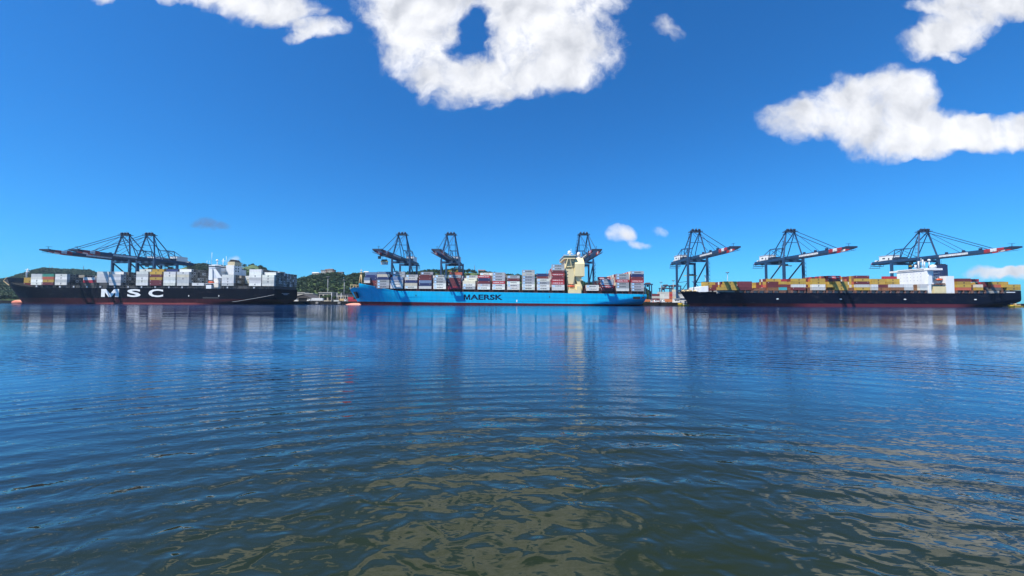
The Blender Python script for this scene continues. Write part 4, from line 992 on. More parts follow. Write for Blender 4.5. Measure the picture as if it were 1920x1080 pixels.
# ---------------------------------------------------------------- inner rows of cargo, one mesh
def build_fill():
    n = len(FILL); V = np.zeros((n * 8, 3)); Fc = np.zeros((n * 6, 4), dtype=np.int32); C = np.zeros((n * 6, 4))
    cor = np.array([(0, 0, 0), (1, 0, 0), (1, 1, 0), (0, 1, 0), (0, 0, 1), (1, 0, 1), (1, 1, 1), (0, 1, 1)], float)
    fi = np.array([(0, 3, 2, 1), (4, 5, 6, 7), (0, 1, 5, 4), (1, 2, 6, 5), (2, 3, 7, 6), (3, 0, 4, 7)])
    dots = MB()
    for k, (x, y, z, ln, h, c) in enumerate(FILL):
        j = random.uniform(.85, 1.1)
        V[k * 8:k * 8 + 8] = cor * np.array([ln, CW_ - .02, h - .05]) + np.array([x + random.uniform(-.05, .05), y + .03, z + .02])
        Fc[k * 6:k * 6 + 6] = fi + k * 8; C[k * 6:k * 6 + 6] = (*[q * j for q in c], 1)
        if x < -150:   # dark machinery grille and frame lines on the reefer ends
            X1 = x + ln + .07
            if random.random() < .8: dots.box(X1 - .02, X1 + .02, y + .55, y + 1.9, z + .95, z + 2.0)
            dots.box(X1 - .02, X1 + .03, y - .02, y + .10, z, z + h); dots.box(X1 - .02, X1 + .03, y + .1, y + CW_, z - .02, z + .2)
    o = len(V); V = np.vstack([V, np.array(dots.v)]) if dots.v else V
    me = bpy.data.meshes.new('stacked_containers')
    me.from_pydata(V.tolist(), [], Fc.tolist() + [tuple(i + o for i in f) for f in dots.f])
    ca = me.color_attributes.new('tint', 'FLOAT_COLOR', 'CORNER')
    cc = np.repeat(np.vstack([C, np.tile((.03, .03, .032, 1), (len(dots.f), 1))]), 4, axis=0)
    ca.data.foreach_set('color', cc.astype(np.float32).ravel())
    mt = bpy.data.materials.new('inner_container_paint'); mt.use_nodes = True; nt, N, L = nodes(mt)
    at_ = N.new('ShaderNodeAttribute'); at_.attribute_name = 'tint'; L.new(at_.outputs['Color'], N['Principled BSDF'].inputs['Base Color']); N['Principled BSDF'].inputs['Roughness'].default_value = .6
    me.materials.append(mt)
    ob = bpy.data.objects.new('stacked_containers', me); col.objects.link(ob)
    tag(ob, 'inner rows of stacked containers behind the near stacks on the ships', 'containers', kind='stuff')
build_fill()

# ---------------------------------------------------------------- ship-to-shore cranes
def make_crane():
    r_ = thing('gantry_crane', (0, 0, 0), 'x', 'gantry crane', 'ship-to-shore cranes along the quay')
    S, G = 10.0, 28.0; zt = 45.2; gz0, gz1 = 45.2, 49.0; gx = 3.6
    for sx in (-1, 1):
        for y in (0, G):
            b = MB(); b.box(sx * S - .85, sx * S + .85, y - 1.1, y + 1.1, 2.2, zt + (2.2 if y == 0 else 0)); b.build('leg', crane_blue, r_)
            b = MB()
            for k in (-3.2, -1.1, 1.1, 3.2): b.tube([(sx * S + k, y - .35, .5), (sx * S + k, y + .35, .5)], .5, 10)
            b.box(sx * S - 4, sx * S + 4, y - .5, y + .5, .8, 2.3); b.build('bogie', crane_dark, r_)
    for y in (0, G):
        b = MB(); b.box(-S + .9, S - .9, y - .6, y + .6, 3.2, 5.2); b.build('sill_beam', crane_blue, r_)
        b = MB(); b.box(-S + .9, S - .9, y - .9, y + .9, zt - 2.4, zt - .1); b.build('cross_beam', crane_blue, r_)
    for sx in (-1, 1):
        b = MB(); b.box(sx * S - .7, sx * S + .7, 1.1, G - 1.1, 12.5, 14.4); b.build('portal_beam', crane_blue, r_)
        b = MB(); b.beam((sx * S, 1.1, zt - 2.6), (sx * S, G - 1.1, 21.5), .95, 1.0); b.build('diagonal_brace', crane_blue, r_)
        b = MB(); b.beam((sx * S, 1.1, 22.5), (sx * S, G - 1.1, 22.5), .5, .5); b.build('tie_beam', crane_blue, r_)
        b = MB(); b.beam((sx * S, 1.1, 22.), (sx * S, G / 2, 14.2), .5); b.beam((sx * S, G - 1.1, 22.), (sx * S, G / 2, 14.2), .5); b.build('knee_brace', crane_blue, r_)
    # main girder over the portal and backreach, boom over the water
    b = MB()
    for sx in (-1, 1):
        b.box(sx * gx - .75, sx * gx + .75, -2.5, 57, gz0, gz1); b.box(sx * (gx + 1.6) - .7, sx * (gx + 1.6) + .7, -2.5, 57, gz0 + .9, gz0 + 1.05)
    for y in np.arange(2, 58, 7): b.box(-gx + .75, gx - .75, y - .4, y + .4, gz1 - 1.6, gz1 - .3)
    b.build('main_girder', crane_blue, r_)
    b = MB()
    for sx in (-1, 1):
        def seg(y0, y1, h0, h1, mi):
            a0, a1 = sx * gx - .7, sx * gx + .7
            b.add([(a0, y0, gz1 - h0), (a1, y0, gz1 - h0), (a1, y0, gz1), (a0, y0, gz1), (a0, y1, gz1 - h1), (a1, y1, gz1 - h1), (a1, y1, gz1), (a0, y1, gz1)],
                  [(0, 1, 2, 3), (7, 6, 5, 4), (0, 4, 5, 1), (1, 5, 6, 2), (2, 6, 7, 3), (3, 7, 4, 0)], mi)
        seg(-3, -50, 3.6, 3.4, 0); seg(-50, -54.5, 3.4, 3.0, 1); seg(-54.5, -59, 3.0, 2.5, 2); seg(-59, -64, 2.5, 2.0, 1); seg(-64, -68, 2.0, 1.3, 3)
        b.box(sx * (gx + 1.6) - .6, sx * (gx + 1.6) + .6, -66, -3, gz0 + .9, gz0 + 1.02, 3)
        # white name panel on the outer web
        b.box(sx * (gx + .74), sx * (gx + .82), -38, -14, gz1 - 2.9, gz1 - .9, 2)
    for y in np.arange(-8, -66, -8): b.box(-gx + .7, gx - .7, y - .35, y + .35, gz1 - 1.5, gz1 - .3, 0)
    b.box(-gx - 1, gx + 1, -69.2, -67.4, gz1 - 1.2, gz1 + .2, 3)
    bo = b.build('boom', [crane_blue, crane_red, white, crane_dark], r_)
    b = MB()
    for sx in (-1, 1):
        for y in np.arange(-66, 56, 4.0): b.beam((sx * (gx + 2.2), y, gz0 + 1), (sx * (gx + 2.2), y, gz0 + 2.1), .1)
        b.beam((sx * (gx + 2.2), -66, gz0 + 2.1), (sx * (gx + 2.2), 56, gz0 + 2.1), .12)
    for y in (-20, -34, -47): b.box(-.9 - gx, .9 - gx, y - .7, y + .7, gz1, gz1 + 1.6)
    b.beam((0, -66, gz1), (0, -66, gz1 + 3.0), .25); b.beam((0, -68, gz1 + 2.6), (0, -63, gz1 + 3), .25)
    b.build('walkway', crane_dark, r_)
    # A-frame
    za = 75.0; ya = 3.5; xa = 4.4
    for sx in (-1, 1):
        b = MB(); b.beam((sx * S, 0, zt + 2), (sx * xa, ya, za), 1.15, 1.15); b.build('mast_leg', crane_blue, r_)
        b = MB(); b.beam((sx * xa, ya + .4, za), (sx * (gx + .4), 20, gz1 + 11), .7, .7); b.beam((sx * (gx + .4), 20, gz1 + 11), (sx * gx, 30, gz1 + 11.3), .6, .6); b.beam((sx * gx, 30, gz1 + 11.3), (sx * gx, 52, gz1), .5, .5)
        b.build('backstay', crane_blue, r_)
        b = MB(); b.beam((sx * (gx + .4), 20, gz1 + 11), (sx * gx, 25, gz1 - .2), .5); b.beam((sx * gx, 30, gz1 + 11.3), (sx * gx, 33, gz1), .5); b.beam((sx * gx, 30, gz1 + 11.3), (sx * gx, 13, gz1), .35); b.build('backstay_frame', crane_blue, r_)
        b = MB(); b.beam((sx * xa, ya - .4, za), (sx * gx, 14, gz1 + .1), .55); b.build('mast_brace', crane_blue, r_)
        b = MB(); b.beam((sx * xa, ya - 1.4, za + .9), (sx * gx, -52, gz1 + .1), .38, .5); b.build('forestay', crane_blue, r_)
        b = MB(); b.beam((sx * (xa - .6), ya - 1.4, za - .9), (sx * gx, -31, gz1 + .1), .26, .3); b.build('inner_forestay', crane_blue, r_)
    b = MB()
    for f_ in (.3, .62):
        z = zt + (za - zt) * f_; xx = S + (xa - S) * f_; b.beam((-xx, ya * f_, z), (xx, ya * f_, z), .5) if f_ > .5 else None
    b.beam((-gx - .4, 20, gz1 + 11), (gx + .4, 20, gz1 + 11), .5); b.beam((-gx, 30, gz1 + 11.3), (gx, 30, gz1 + 11.3), .5); b.build('mast_tie', crane_blue, r_)
    b = MB(); b.box(-6.6, 6.6, ya - 2.6, ya + 2.6, za, za + .5); b.box(-5, 5, ya - 1.2, ya + 1.2, za + .5, za + 1.9)
    for sx in (-3.4, 0, 3.4): b.tube([(sx - .8, ya - 1.2, za + 2.3), (sx + .8, ya - 1.2, za + 2.3)], 1.15, 10)
    for sx in np.arange(-6.4, 6.6, 1.6): b.beam((sx, ya - 2.5, za + .5), (sx, ya - 2.5, za + 1.6), .12)
    b.beam((-6.5, ya - 2.5, za + 1.6), (6.5, ya - 2.5, za + 1.6), .14); b.beam((1, ya, za + 1.5), (1, ya, za + 5), .16); b.build('mast_head', crane_dark, r_)
    # ladder landings up one mast leg and one sea leg
    b = MB()
    for k in range(7):
        f_ = (k + .5) / 7; z = zt + 2 + (za - zt - 2) * f_; x = -(S + (xa - S) * f_) - .3; b.box(x - 1.3, x + .9, ya * f_ + .7, ya * f_ + 2.5, z - .15, z + .1); b.beam((x - 1.2, ya * f_ + 1.6, z), (x - 1.2 + .5, ya * f_ + 2, z + 4), .16)
    for k in range(9):
        z = 8 + k * 4.1; b.box(S + .85, S + 2.5, -1, 1.1, z - .1, z + .1); b.beam((S + 2.2, -.8, z), (S + 1.2, 1, z + 4.1), .18); b.beam((S + 2.4, -.9, z), (S + 2.4, -.9, z + 4.1), .1)
    b.build('stair', crane_dark, r_)
    b = MB(); b.box(-4.4, 4.4, 33.5, 48, gz1 + .3, gz1 + 5.6); hs = b.build('machinery_house', white, r_)
    b = MB(); b.box(-4.7, 4.7, 33.2, 48.3, gz1 + 5.6, gz1 + 5.9); b.build('roof', offwhite, hs)
    b = MB(); b.box(-4.48, -4.4, 36, 37.4, gz1 + .6, gz1 + 2.8); b.box(-4.48, -4.4, 41, 44, gz1 + 2, gz1 + 3.4); b.build('door', dark_grey, hs)
    b = MB(); b.box(-4.2, 4.2, 25, 33, gz1 + .3, gz1 + 2.4); b.build('electrical_cabinet', crane_dark, r_)
    b = MB(); b.box(-5.6, 5.6, 53, 57, gz0 - 1.6, gz0 - 1.2); b.box(-5.4, 5.4, 54, 58.5, gz0 + .6, gz0 + 1.0, 0)
    for sx in (-5.4, 5.4):
        for y in (53.2, 56.8): b.beam((sx, y, gz0 - 1.4), (sx, y, gz0 + 1.2), .2)
    b.box(-4, 4, 55.5, 58.2, gz1 - 2.6, gz1 - .8, 1); b.box(-3, 3, 52, 55, gz1 + .1, gz1 + 1.7, 2); b.box(-5.6, 5.6, 57, 60, gz0 - 3.4, gz0 - 3.1)
    for sx in (-5.3, 5.3): b.beam((sx, 58.5, gz0 - 3.3), (sx, 58, gz0), .18)
    b.build('backreach_platform', [crane_dark, crane_red, white], r_)
    return r_
def add_trolley(cr, y, drop, sp_len=12.2):
    gz0 = 45.2; w_ = cr.location
    b = MB(); b.box(-3.6, 3.6, y - 3, y + 3, gz0 - .6, gz0 + .1); t_ = b.build('trolley', crane_dark, None); t_.parent = cr
    b = MB(); b.box(-6.0, -3.9, y - 1.2, y + 1.6, gz0 - 3.2, gz0 - .6); c_ = b.build('operator_cabin', glass, None); c_.parent = t_
    b = MB()
    for sx in (-2.2, 2.2):
        for sy in (-1, 1): b.beam((sx, y + sy, gz0 - .6), (sx * .8, y + sy * .8, gz0 - drop + 1.6), .10)
    o = b.build('hoist_rope', black, None); o.parent = t_
    b = MB(); b.box(-2.6, 2.6, y - 1, y + 1, gz0 - drop + .4, gz0 - drop + 1.7, 0); b.box(-sp_len / 2, sp_len / 2, y - .5, y + .5, gz0 - drop - .3, gz0 - drop + .3, 1)
    for sx in (-1, 1): b.box(sx * sp_len / 2 - .25, sx * sp_len / 2 + .25, y - 1.2, y + 1.2, gz0 - drop - .5, gz0 - drop + .3, 1)
    o = b.build('spreader', [crane_dark, yellow], None); o.parent = t_
proto = make_crane()
CR = [(222, 412, 'dark blue gantry crane with longest boom end overhanging the black bow stacks'),
      (268.5, 412, 'dark blue gantry crane nearest the bridge of the white-lettered black ship'),
      (750, 410, 'blue gantry crane holding a grey container above the light blue bow'),
      (843, 410, 'blue gantry crane over the maroon stack left of the big navy lettering'),
      (1096, 410, 'blue gantry crane standing behind the cream bridge tower'),
      (1310, 393, 'blue gantry crane with yellow spreader beside the navy bow'),
      (1491, 393, 'blue gantry crane over the middle of the navy ship'),
      (1746, 393, 'blue gantry crane behind the white bridge block of the navy ship')]
cranes = []
for i, (px, vv, lab) in enumerate(CR):
    c = proto if i == 0 else copy_tree(proto)
    c.location = (X(px, vv), vv + 1.2, QZ); c['label'] = lab; cranes.append(c)
bpy.context.view_layer.update()
add_trolley(cranes[0], 34, 6); add_trolley(cranes[1], 30, 6); add_trolley(cranes[2], -50.5, 5.6, 6.1); add_trolley(cranes[3], 22, 9); add_trolley(cranes[4], 10, 5)
add_trolley(cranes[5], 16, 15.5); add_trolley(cranes[6], 12, 5); add_trolley(cranes[7], 12, 5)
c2 = cranes[2]
place_container(c2.location.x - 3.05, c2.location.y - 50.5 - 1.2, QZ + 45.2 - 5.6 - .5 - 2.72, 'G', 6.1, 2.7, 'short grey container hanging from the crane spreader above the light blue bow', 'container in the air')

# ---------------------------------------------------------------- terrain and woods
HP = [(-330, 535), (-120, 533), (0, 527.5), (12, 526), (22, 523), (32, 519.5), (46, 516), (60, 511.5), (72, 508), (86, 507), (104, 507.5), (122, 508), (136, 507), (150, 508.5), (166, 508.5), (176, 513), (190, 517), (260, 512), (330, 503), (350, 498), (366, 497), (380, 496.5), (392, 499),
      (430, 502), (446, 501), (456, 499), (464, 497.5), (472, 495), (480, 497), (490, 502), (496, 506), (506, 516), (530, 524), (555, 526), (562, 522), (572, 519.5), (584, 516.5), (596, 513.5), (610, 512), (625, 511), (634, 512), (642, 515.5), (648, 517.5), (656, 514.5), (670, 512.5), (690, 513.5), (706, 517),
      (716, 517), (724, 514.5), (735, 512.5), (770, 512), (790, 508.5), (805, 507), (830, 507), (846, 505), (858, 504.5), (876, 506.5), (890, 507), (902, 508), (915, 509.5), (930, 512), (948, 514.5), (968, 516), (985, 518), (1005, 516), (1018, 515), (1030, 516), (1044, 521), (1060, 526), (1085, 529), (1110, 531), (1150, 534), (1205, 538), (1215, 545), (1228, 556), (1240, 565)]
def hcrest(px):
    for (a, b_), (c, d_) in zip(HP, HP[1:]):
        if px <= c: return b_ + (d_ - b_) * (px - a) / (c - a)
    return 566
def hdist(px): return pw([(-330, 1500), (180, 1350), (260, 1100), (420, 980), (500, 930), (560, 800), (1000, 780), (1240, 640)])(px)
pxs = list(range(-320, 1241, 5)); T = [0, .08, .18, .3, .42, .55, .68, .8, .9, .96, 1.0, 1.06, 1.2, 1.6, 2.2]
tv = []; 
rs = np.random.RandomState(3)
def fbm(x, y):
    return .5 * math.sin(x * .021 + y * .017) + .3 * math.sin(x * .053 - y * .041 + 1.3) + .2 * math.sin(x * .11 + y * .09 + .4)
def hill_pt(px, t):
    Dc = hdist(px); d0 = min(Dc * .72, pw([(60, 540), (130, 900), (180, 900), (200, 560)])(px))
    d0 = max(d0, 500)
    dep = d0 + (Dc - d0) * t
    x = X(px, dep)
    hc = max(0, Z(px, hcrest(px), Dc) - QZ - 5.5)
    prof = (math.sin(min(t, 1) * math.pi / 2) ** 1.15) if t <= 1 else max(0, 1 - (t - 1) * .75)
    e = hc * prof + fbm(x, dep) * 3.5 * min(1, t * 2) * (1 - min(1, max(0, t)) ** 4 if t <= 1 else .3)
    return (x, dep, QZ - .6 + max(-.2, e))
for px in pxs:
    for t in T: tv.append(hill_pt(px, t))
mb = MB(); nT = len(T)
mb.add(tv, [(i * nT + k, (i + 1) * nT + k, (i + 1) * nT + k + 1, i * nT + k + 1) for i in range(len(pxs) - 1) for k in range(nT - 1)], 0, True)
def grass_mat():
    mt = bpy.data.materials.new('hillside_grass'); mt.use_nodes = True; nt, N, L = nodes(mt); b = N['Principled BSDF']; b.inputs['Roughness'].default_value = .9
    g = N.new('ShaderNodeNewGeometry'); nz = N.new('ShaderNodeTexNoise'); nz.inputs['Scale'].default_value = .05; nz.inputs['Detail'].default_value = 8; L.new(g.outputs['Position'], nz.inputs['Vector'])
    cr = N.new('ShaderNodeValToRGB'); cr.color_ramp.elements[0].position = .35; cr.color_ramp.elements[0].color = (.022, .04, .012, 1); cr.color_ramp.elements[1].position = .65; cr.color_ramp.elements[1].color = (.085, .14, .03, 1)
    L.new(nz.outputs['Fac'], cr.inputs[0]); L.new(cr.outputs[0], b.inputs['Base Color']); return mt
tag(mb.build('hill', grass_mat()), kind='structure')

def leaf_mat(name):
    mt = bpy.data.materials.new(name); mt.use_nodes = True; nt, N, L = nodes(mt); b = N['Principled BSDF']; b.inputs['Roughness'].default_value = .7
    a = N.new('ShaderNodeAttribute'); a.attribute_name = 'tint'; L.new(a.outputs['Color'], b.inputs['Base Color']); b.inputs['Specular IOR Level'].default_value = .25
    return mt
leafm = leaf_mat('tree_leaves')
def leaf_cloud(n, rad, size, rng_):
    """n small leaf faces spread through lumpy clumps that make up a crown; returns (n,4,3)"""
    nl = 7
    cen = rng_.normal(size=(nl, 3)); cen /= np.linalg.norm(cen, axis=1)[:, None]; cen *= rng_.uniform(.25, .62, (nl, 1)); cen[:, 2] = np.abs(cen[:, 2]) * .8 - .1
    lr = rng_.uniform(.35, .58, nl); which = rng_.randint(0, nl, n)
    d = rng_.normal(size=(n, 3)); d /= np.linalg.norm(d, axis=1)[:, None]
    p = (cen[which] + d * (lr[which] * rng_.uniform(.75, 1.05, n))[:, None]) * np.array(rad)
    nrm = d + rng_.normal(size=(n, 3)) * .45; nrm /= np.linalg.norm(nrm, axis=1)[:, None]
    a = np.cross(nrm, rng_.normal(size=(n, 3))); a /= np.linalg.norm(a, axis=1)[:, None]; b_ = np.cross(nrm, a)
    s = (size * rng_.uniform(.6, 1.3, n))[:, None]
    return np.stack([p - a * s, p - b_ * s * .7, p + a * s, p + b_ * s * .7], axis=1)
def leaf_object(name, quads, tint, parent=None, loc=(0, 0, 0)):
    n = len(quads); me = bpy.data.meshes.new(name)
    me.vertices.add(n * 4); me.vertices.foreach_set('co', quads.astype(np.float32).ravel())
    me.loops.add(n * 4); me.loops.foreach_set('vertex_index', np.arange(n * 4, dtype=np.int32))
    me.polygons.add(n); me.polygons.foreach_set('loop_start', np.arange(0, n * 4, 4, dtype=np.int32)); me.polygons.foreach_set('loop_total', np.full(n, 4, dtype=np.int32))
    me.update(calc_edges=True)
    ca = me.color_attributes.new('tint', 'FLOAT_COLOR', 'CORNER'); ca.data.foreach_set('color', np.repeat(np.hstack([tint, np.ones((n, 1))]), 4, axis=0).astype(np.float32).ravel())
    me.materials.append(leafm); o = bpy.data.objects.new(name, me); col.objects.link(o); o.location = loc
    if parent: o.parent = parent
    return o
def wood():
    rg = np.random.RandomState(11)
    base_ = [leaf_cloud(150, (5.2, 5.2, 4.6), .92, rg) for _ in range(8)]
    big, tin = [], []
    def put(px, t, s):
        p = hill_pt(px, t); q_ = base_[rg.randint(8)].copy(); a = rg.uniform(0, 6.28); ca, sa = math.cos(a), math.sin(a)
        q_ = q_ @ np.array([[ca, -sa, 0], [sa, ca, 0], [0, 0, 1]]).T * s * np.array([1, 1, rg.uniform(.85, 1.25)])
        big.append(q_ + np.array([p[0], p[1], p[2] + 3.6 * s]))
        k = rg.uniform(.55, 1.35); hue = rg.uniform(-1, 1)
        c = np.array([.021 + .007 * hue, .047 + .005 * hue, .019 - .003 * hue]) * k
        tin.append(np.clip(c * rg.uniform(.7, 1.3, (len(q_), 1)), .004, 1))
    px = -318.
    while px < 1236:
        Dc = hdist(px); step = 8.6 / Dc * F
        span = Dc - hill_pt(px, 0)[1]
        if 200 < px < 345: px += step * 2; continue
        n = int(span / 11)
        for k in range(n + 1):
            t = min(1.04, (k + rg.uniform(-.4, .4)) / n)
            if t < 0.02: continue
            if 398 < px < 487 and t > .5 and not (466 < px and t > .97) and rg.rand() < .97 and not (px < 440): continue
            if 872 < px < 935 and .60 < t < .93 and rg.rand() < .85: continue
            if 1000 > px > 700 and t < .55 and rg.rand() < .5: continue
            put(px + rg.uniform(-.5, .5) * step, t, rg.uniform(.7, 1.2) * (1.25 if px < 190 else 1.0))
        px += step
    o = leaf_object('woodland', np.concatenate(big), np.concatenate(tin))
    tag(o, 'dense dark green woodland covering the hills behind the port', 'woodland', kind='stuff')
    return len(big)
print('TREES', wood())

# ---------------------------------------------------------------- houses on the hills
def house(px, t, w_, d_, h_, wm_, rm_, label, gable=True, cat='house', grp='houses on the hilltops', dz=0):
    x, y, z = hill_pt(px, t); z += dz
    r_ = thing('house', (x, y, z - 1), label, cat, grp)
    b = MB(); b.box(x - w_ / 2, x + w_ / 2, y - d_ / 2, y + d_ / 2, z - 3, z + h_); b.build('wall', wm_, r_)
    b = MB()
    if gable: b.prism([(y - d_ / 2 - .5, z + h_), (y + d_ / 2 + .5, z + h_), (y, z + h_ + d_ * .28)], 'x', x - w_ / 2 - .5, x + w_ / 2 + .5)
    else: b.box(x - w_ / 2 - .4, x + w_ / 2 + .4, y - d_ / 2 - .4, y + d_ / 2 + .4, z + h_, z + h_ + .5)
    b.build('roof', rm_, r_)
    n = max(2, int(w_ / 4))
    windows(r_, [(x - w_ / 2 + (k + .5) * w_ / n - .6, z + h_ * f_) for k in range(n) for f_ in ((.5,) if h_ < 6 else (.2, .62))], 1.2, 1.3, y - d_ / 2)
    return r_
house(591, .97, 13, 8, 5.5, wall_white, roof_sheet, 'pale hilltop house with sheet roof, lowest on the left of its row', dz=3)
house(597.5, .96, 9, 7, 5, wall_pale, roof_sheet, 'small beige hilltop house beside the lowest pale one', False, dz=2)
house(606.5, .97, 10, 8, 8, wall_white, roof_dark, 'bright white two-storey hilltop house with dark roof', False, dz=4)
house(613, .97, 9, 7, 7, wall_pink, roof_tile, 'terracotta hilltop house right of the bright white one', dz=5)
house(619, .97, 10, 8, 7, wall_pale, roof_tile, 'beige hilltop house with tiled roof at the summit', dz=5)
house(624, .97, 7, 7, 6, wall_pink, roof_dark, 'narrow terracotta house under a dark roof on the summit', False, dz=5)
house(637, .98, 13, 8, 5, wall_pale, roof_dark, 'long beige house on the hill shoulder right of the summit', dz=3)
house(686, .95, 9, 7, 4.5, wall_white, roof_sheet, 'small white house above the navy containers of the blue bow', dz=4)
house(693, .95, 7, 7, 4.5, wall_white, roof_sheet, 'small white hut next to the house above the blue bow', False, dz=4)
house(903, .98, 14, 9, 5, wall_pink, roof_tile, 'terracotta house on the hill crest behind the star-emblem stacks', dz=1)
hb_ = house(91, .99, 30, 16, 13, wall_pale, roof_dark, 'grey block with masts on the far left hilltop', False, 'building', 'masted building on the far hill', dz=1)
b = MB(); x, y, z = hill_pt(91, .99)
for dx, hh in ((-3, 26), (6, 17), (9, 14)): b.tube([(x + dx, y, z + 12), (x + dx, y, z + 14 + hh * .6)], [.5, .25], 6)
b.build('antenna_mast', steel, hb_)
house(103, .98, 16, 9, 5, wall_pink, roof_dark, 'low reddish building right of the masted block', cat='building', dz=2)
def pylon(px, py_top, vv, zb, label, w0=2.2, name='lattice_mast', grp='radio masts on the skyline'):
    x = X(px, vv); r_ = thing(name, (x, vv, zb), label, 'mast', grp)
    b = MB(); lattice_mast(b, x, vv, zb, Z(px, py_top, vv), w0, .5, 0, 6, .3); b.build('tower', steel, r_)
    b = MB(); b.tube([(x, vv, Z(px, py_top, vv)), (x, vv, Z(px, py_top, vv) + 4)], .15, 6); b.build('aerial', steel, r_)
for (px, pt, lab) in ((153.5, 499, 'thin radio mast on the far left ridge'), (889.5, 498.5, 'thin radio mast on the crest between two stacks'), (453, 493.5, 'thin mast on the grassy hill behind the white bridge'), (1024.5, 509, 'short mast above the trees left of the cream tower')):
    h_ = hill_pt(px, 1.0); pylon(px, pt, h_[1], h_[2], lab, 2.0)

# ---------------------------------------------------------------- quayside between the black and the blue ship
sv = 440.0
def zq(py, px=600, vv=sv): return Z(px, py, vv)
r_ = thing('warehouse', (X(560, sv), sv, QZ), 'low shed with pale sloping roof and dark gable by the black stern', 'shed', 'port buildings on the quay')
x0, xm, x1 = X(546, sv), X(568, sv), X(582.5, sv)
b = MB(); b.box(x0, x1, sv, sv + 22, QZ, zq(559)); b.build('wall', wall_pale, r_)
b = MB(); b.prism([(x0 - 1, zq(558.6)), (x1 + 1, zq(558.8)), (xm + 1, zq(552.2))], 'y', sv - 1, sv + 23); b.build('gable', roof_dark, r_)
b = MB(); b.add([(x0 - 1.4, sv - 1.6, zq(558.6)), (xm + 1, sv - 1.6, zq(551.8)), (xm + 1, sv + 23, zq(551.8)), (x0 - 1.4, sv + 23, zq(558.6)), (x0 - 1.4, sv - 1.6, zq(558.2)), (xm + 1, sv - 1.6, zq(551.4)), (xm + 1, sv + 23, zq(551.4)), (x0 - 1.4, sv + 23, zq(558.2))],
                    [(0, 1, 2, 3), (7, 6, 5, 4), (0, 4, 5, 1), (1, 5, 6, 2), (2, 6, 7, 3), (3, 7, 4, 0)]); b.build('roof', roof_sheet, r_)
b = MB(); b.box(X(552, sv), X(558, sv), sv - .1, sv + .2, QZ, zq(559.6)); b.box(X(560, sv), X(576, sv), sv - .15, sv + .1, QZ, zq(558.9), 1); b.build('door', [offwhite, black], r_)
def block(px0, px1, py, vv, dep, wm_, rm_, label, cols_=4, rows=1, name='port_building', open_=False):
    x0, x1 = X(px0, vv), X(px1, vv); zt = Z(px0, py, vv)
    r_ = thing(name, ((x0 + x1) / 2, vv, QZ), label, 'building', 'port buildings on the quay')
    b = MB(); b.box(x0, x1, vv, vv + dep, QZ, zt); b.build('wall', wm_, r_)
    b = MB(); b.box(x0 - .6, x1 + .6, vv - .6, vv + dep + .6, zt, zt + .7); b.build('roof', rm_, r_)
    w_ = (x1 - x0) / cols_
    for k in range(cols_):
        for q_ in range(rows):
            z0 = QZ + (zt - QZ) * (q_ + .18) / rows; z1 = QZ + (zt - QZ) * (q_ + (.8 if open_ else .65)) / rows
            b = MB(); b.box(x0 + w_ * (k + .18), x0 + w_ * (k + .82), vv - .1, vv + .1, z0, z1); b.build('window', glass, r_)
block(572, 586, 551.2, 470, 12, wall_pale, roof_sheet, 'pale flat-roofed building behind the shed by the black stern', 4, 2)
block(586, 597, 555.5, 465, 10, wall_white, roof_dark, 'low white office between two pale buildings on the quay', 4, 1)
block(598, 622, 549.0, 455, 14, wall_pale, roof_sheet, 'beige canopy building with big dark openings on the quay', 3, 1, open_=True)
block(625, 652, 551.6, 462, 14, wall_pale, roof_dark, 'long grey-brown building with dark roof left of the blue bow', 6, 1)
block(555, 571, 548.8, 520, 10, wall_pale, roof_sheet, 'far pale building below the woods behind the shed', 5, 1)
# light masts
def lamp_mast(px, py_top, vv, label, zb=QZ, rings=1):
    x = X(px, vv); zt = Z(px, py_top, vv); r_ = thing('light_mast', (x, vv, zb), label, 'light mast', 'floodlight masts in the port')
    b = MB(); b.tube([(x, vv, zb), (x, vv, zt)], [.55, .3], 8); b.build('pole', steel, r_)
    b = MB(); b.tube([(x, vv, zt - .2), (x, vv, zt + .2)], 1.9, 10)
    b.build('head_frame', steel, r_)
    for a in range(4):
        t = a * math.pi / 2 + .4; b = MB(); b.box(x + 1.9 * math.cos(t) - .4, x + 1.9 * math.cos(t) + .4, vv + 1.9 * math.sin(t) - .4, vv + 1.9 * math.sin(t) + .4, zt - .9, zt - .2); b.build('floodlight', dark_grey, r_)
lamp_mast(614, 519, 460, 'tall floodlight mast before the wooded hill, left of two'); lamp_mast(644.8, 525, 460, 'shorter floodlight mast near the blue bow, right of two')
lamp_mast(1239.8, 528.8, 560, 'floodlight mast left of the dark yard cranes'); lamp_mast(1262.8, 525.6, 560, 'floodlight mast above the dark yard cranes'); lamp_mast(1323.6, 516.6, 520, 'floodlight mast framed by the crane legs at the navy bow'); lamp_mast(1364.8, 510.6, 500, 'floodlight mast alone against the sky above the navy ship')
def post(px, py_top, vv, label):
    x = X(px, vv); r_ = thing('street_lamp', (x, vv, QZ), label, 'lamp post', 'lamp posts on the quay')
    b = MB(); b.tube([(x, vv, QZ), (x, vv, Z(px, py_top, vv))], [.3, .2], 6); b.build('pole', white, r_)
    b = MB(); b.box(x - .2, x + 1.8, vv - .3, vv + .3, Z(px, py_top, vv), Z(px, py_top, vv) + .3); b.build('lamp_head', steel, r_)
post(621.5, 548.5, 430, 'white lamp post beside the beige canopy building'); post(631.6, 549, 432, 'grey lamp post midway along the dark-roofed building'); post(639.4, 549.5, 431, 'lamp post closest to the blue bow')
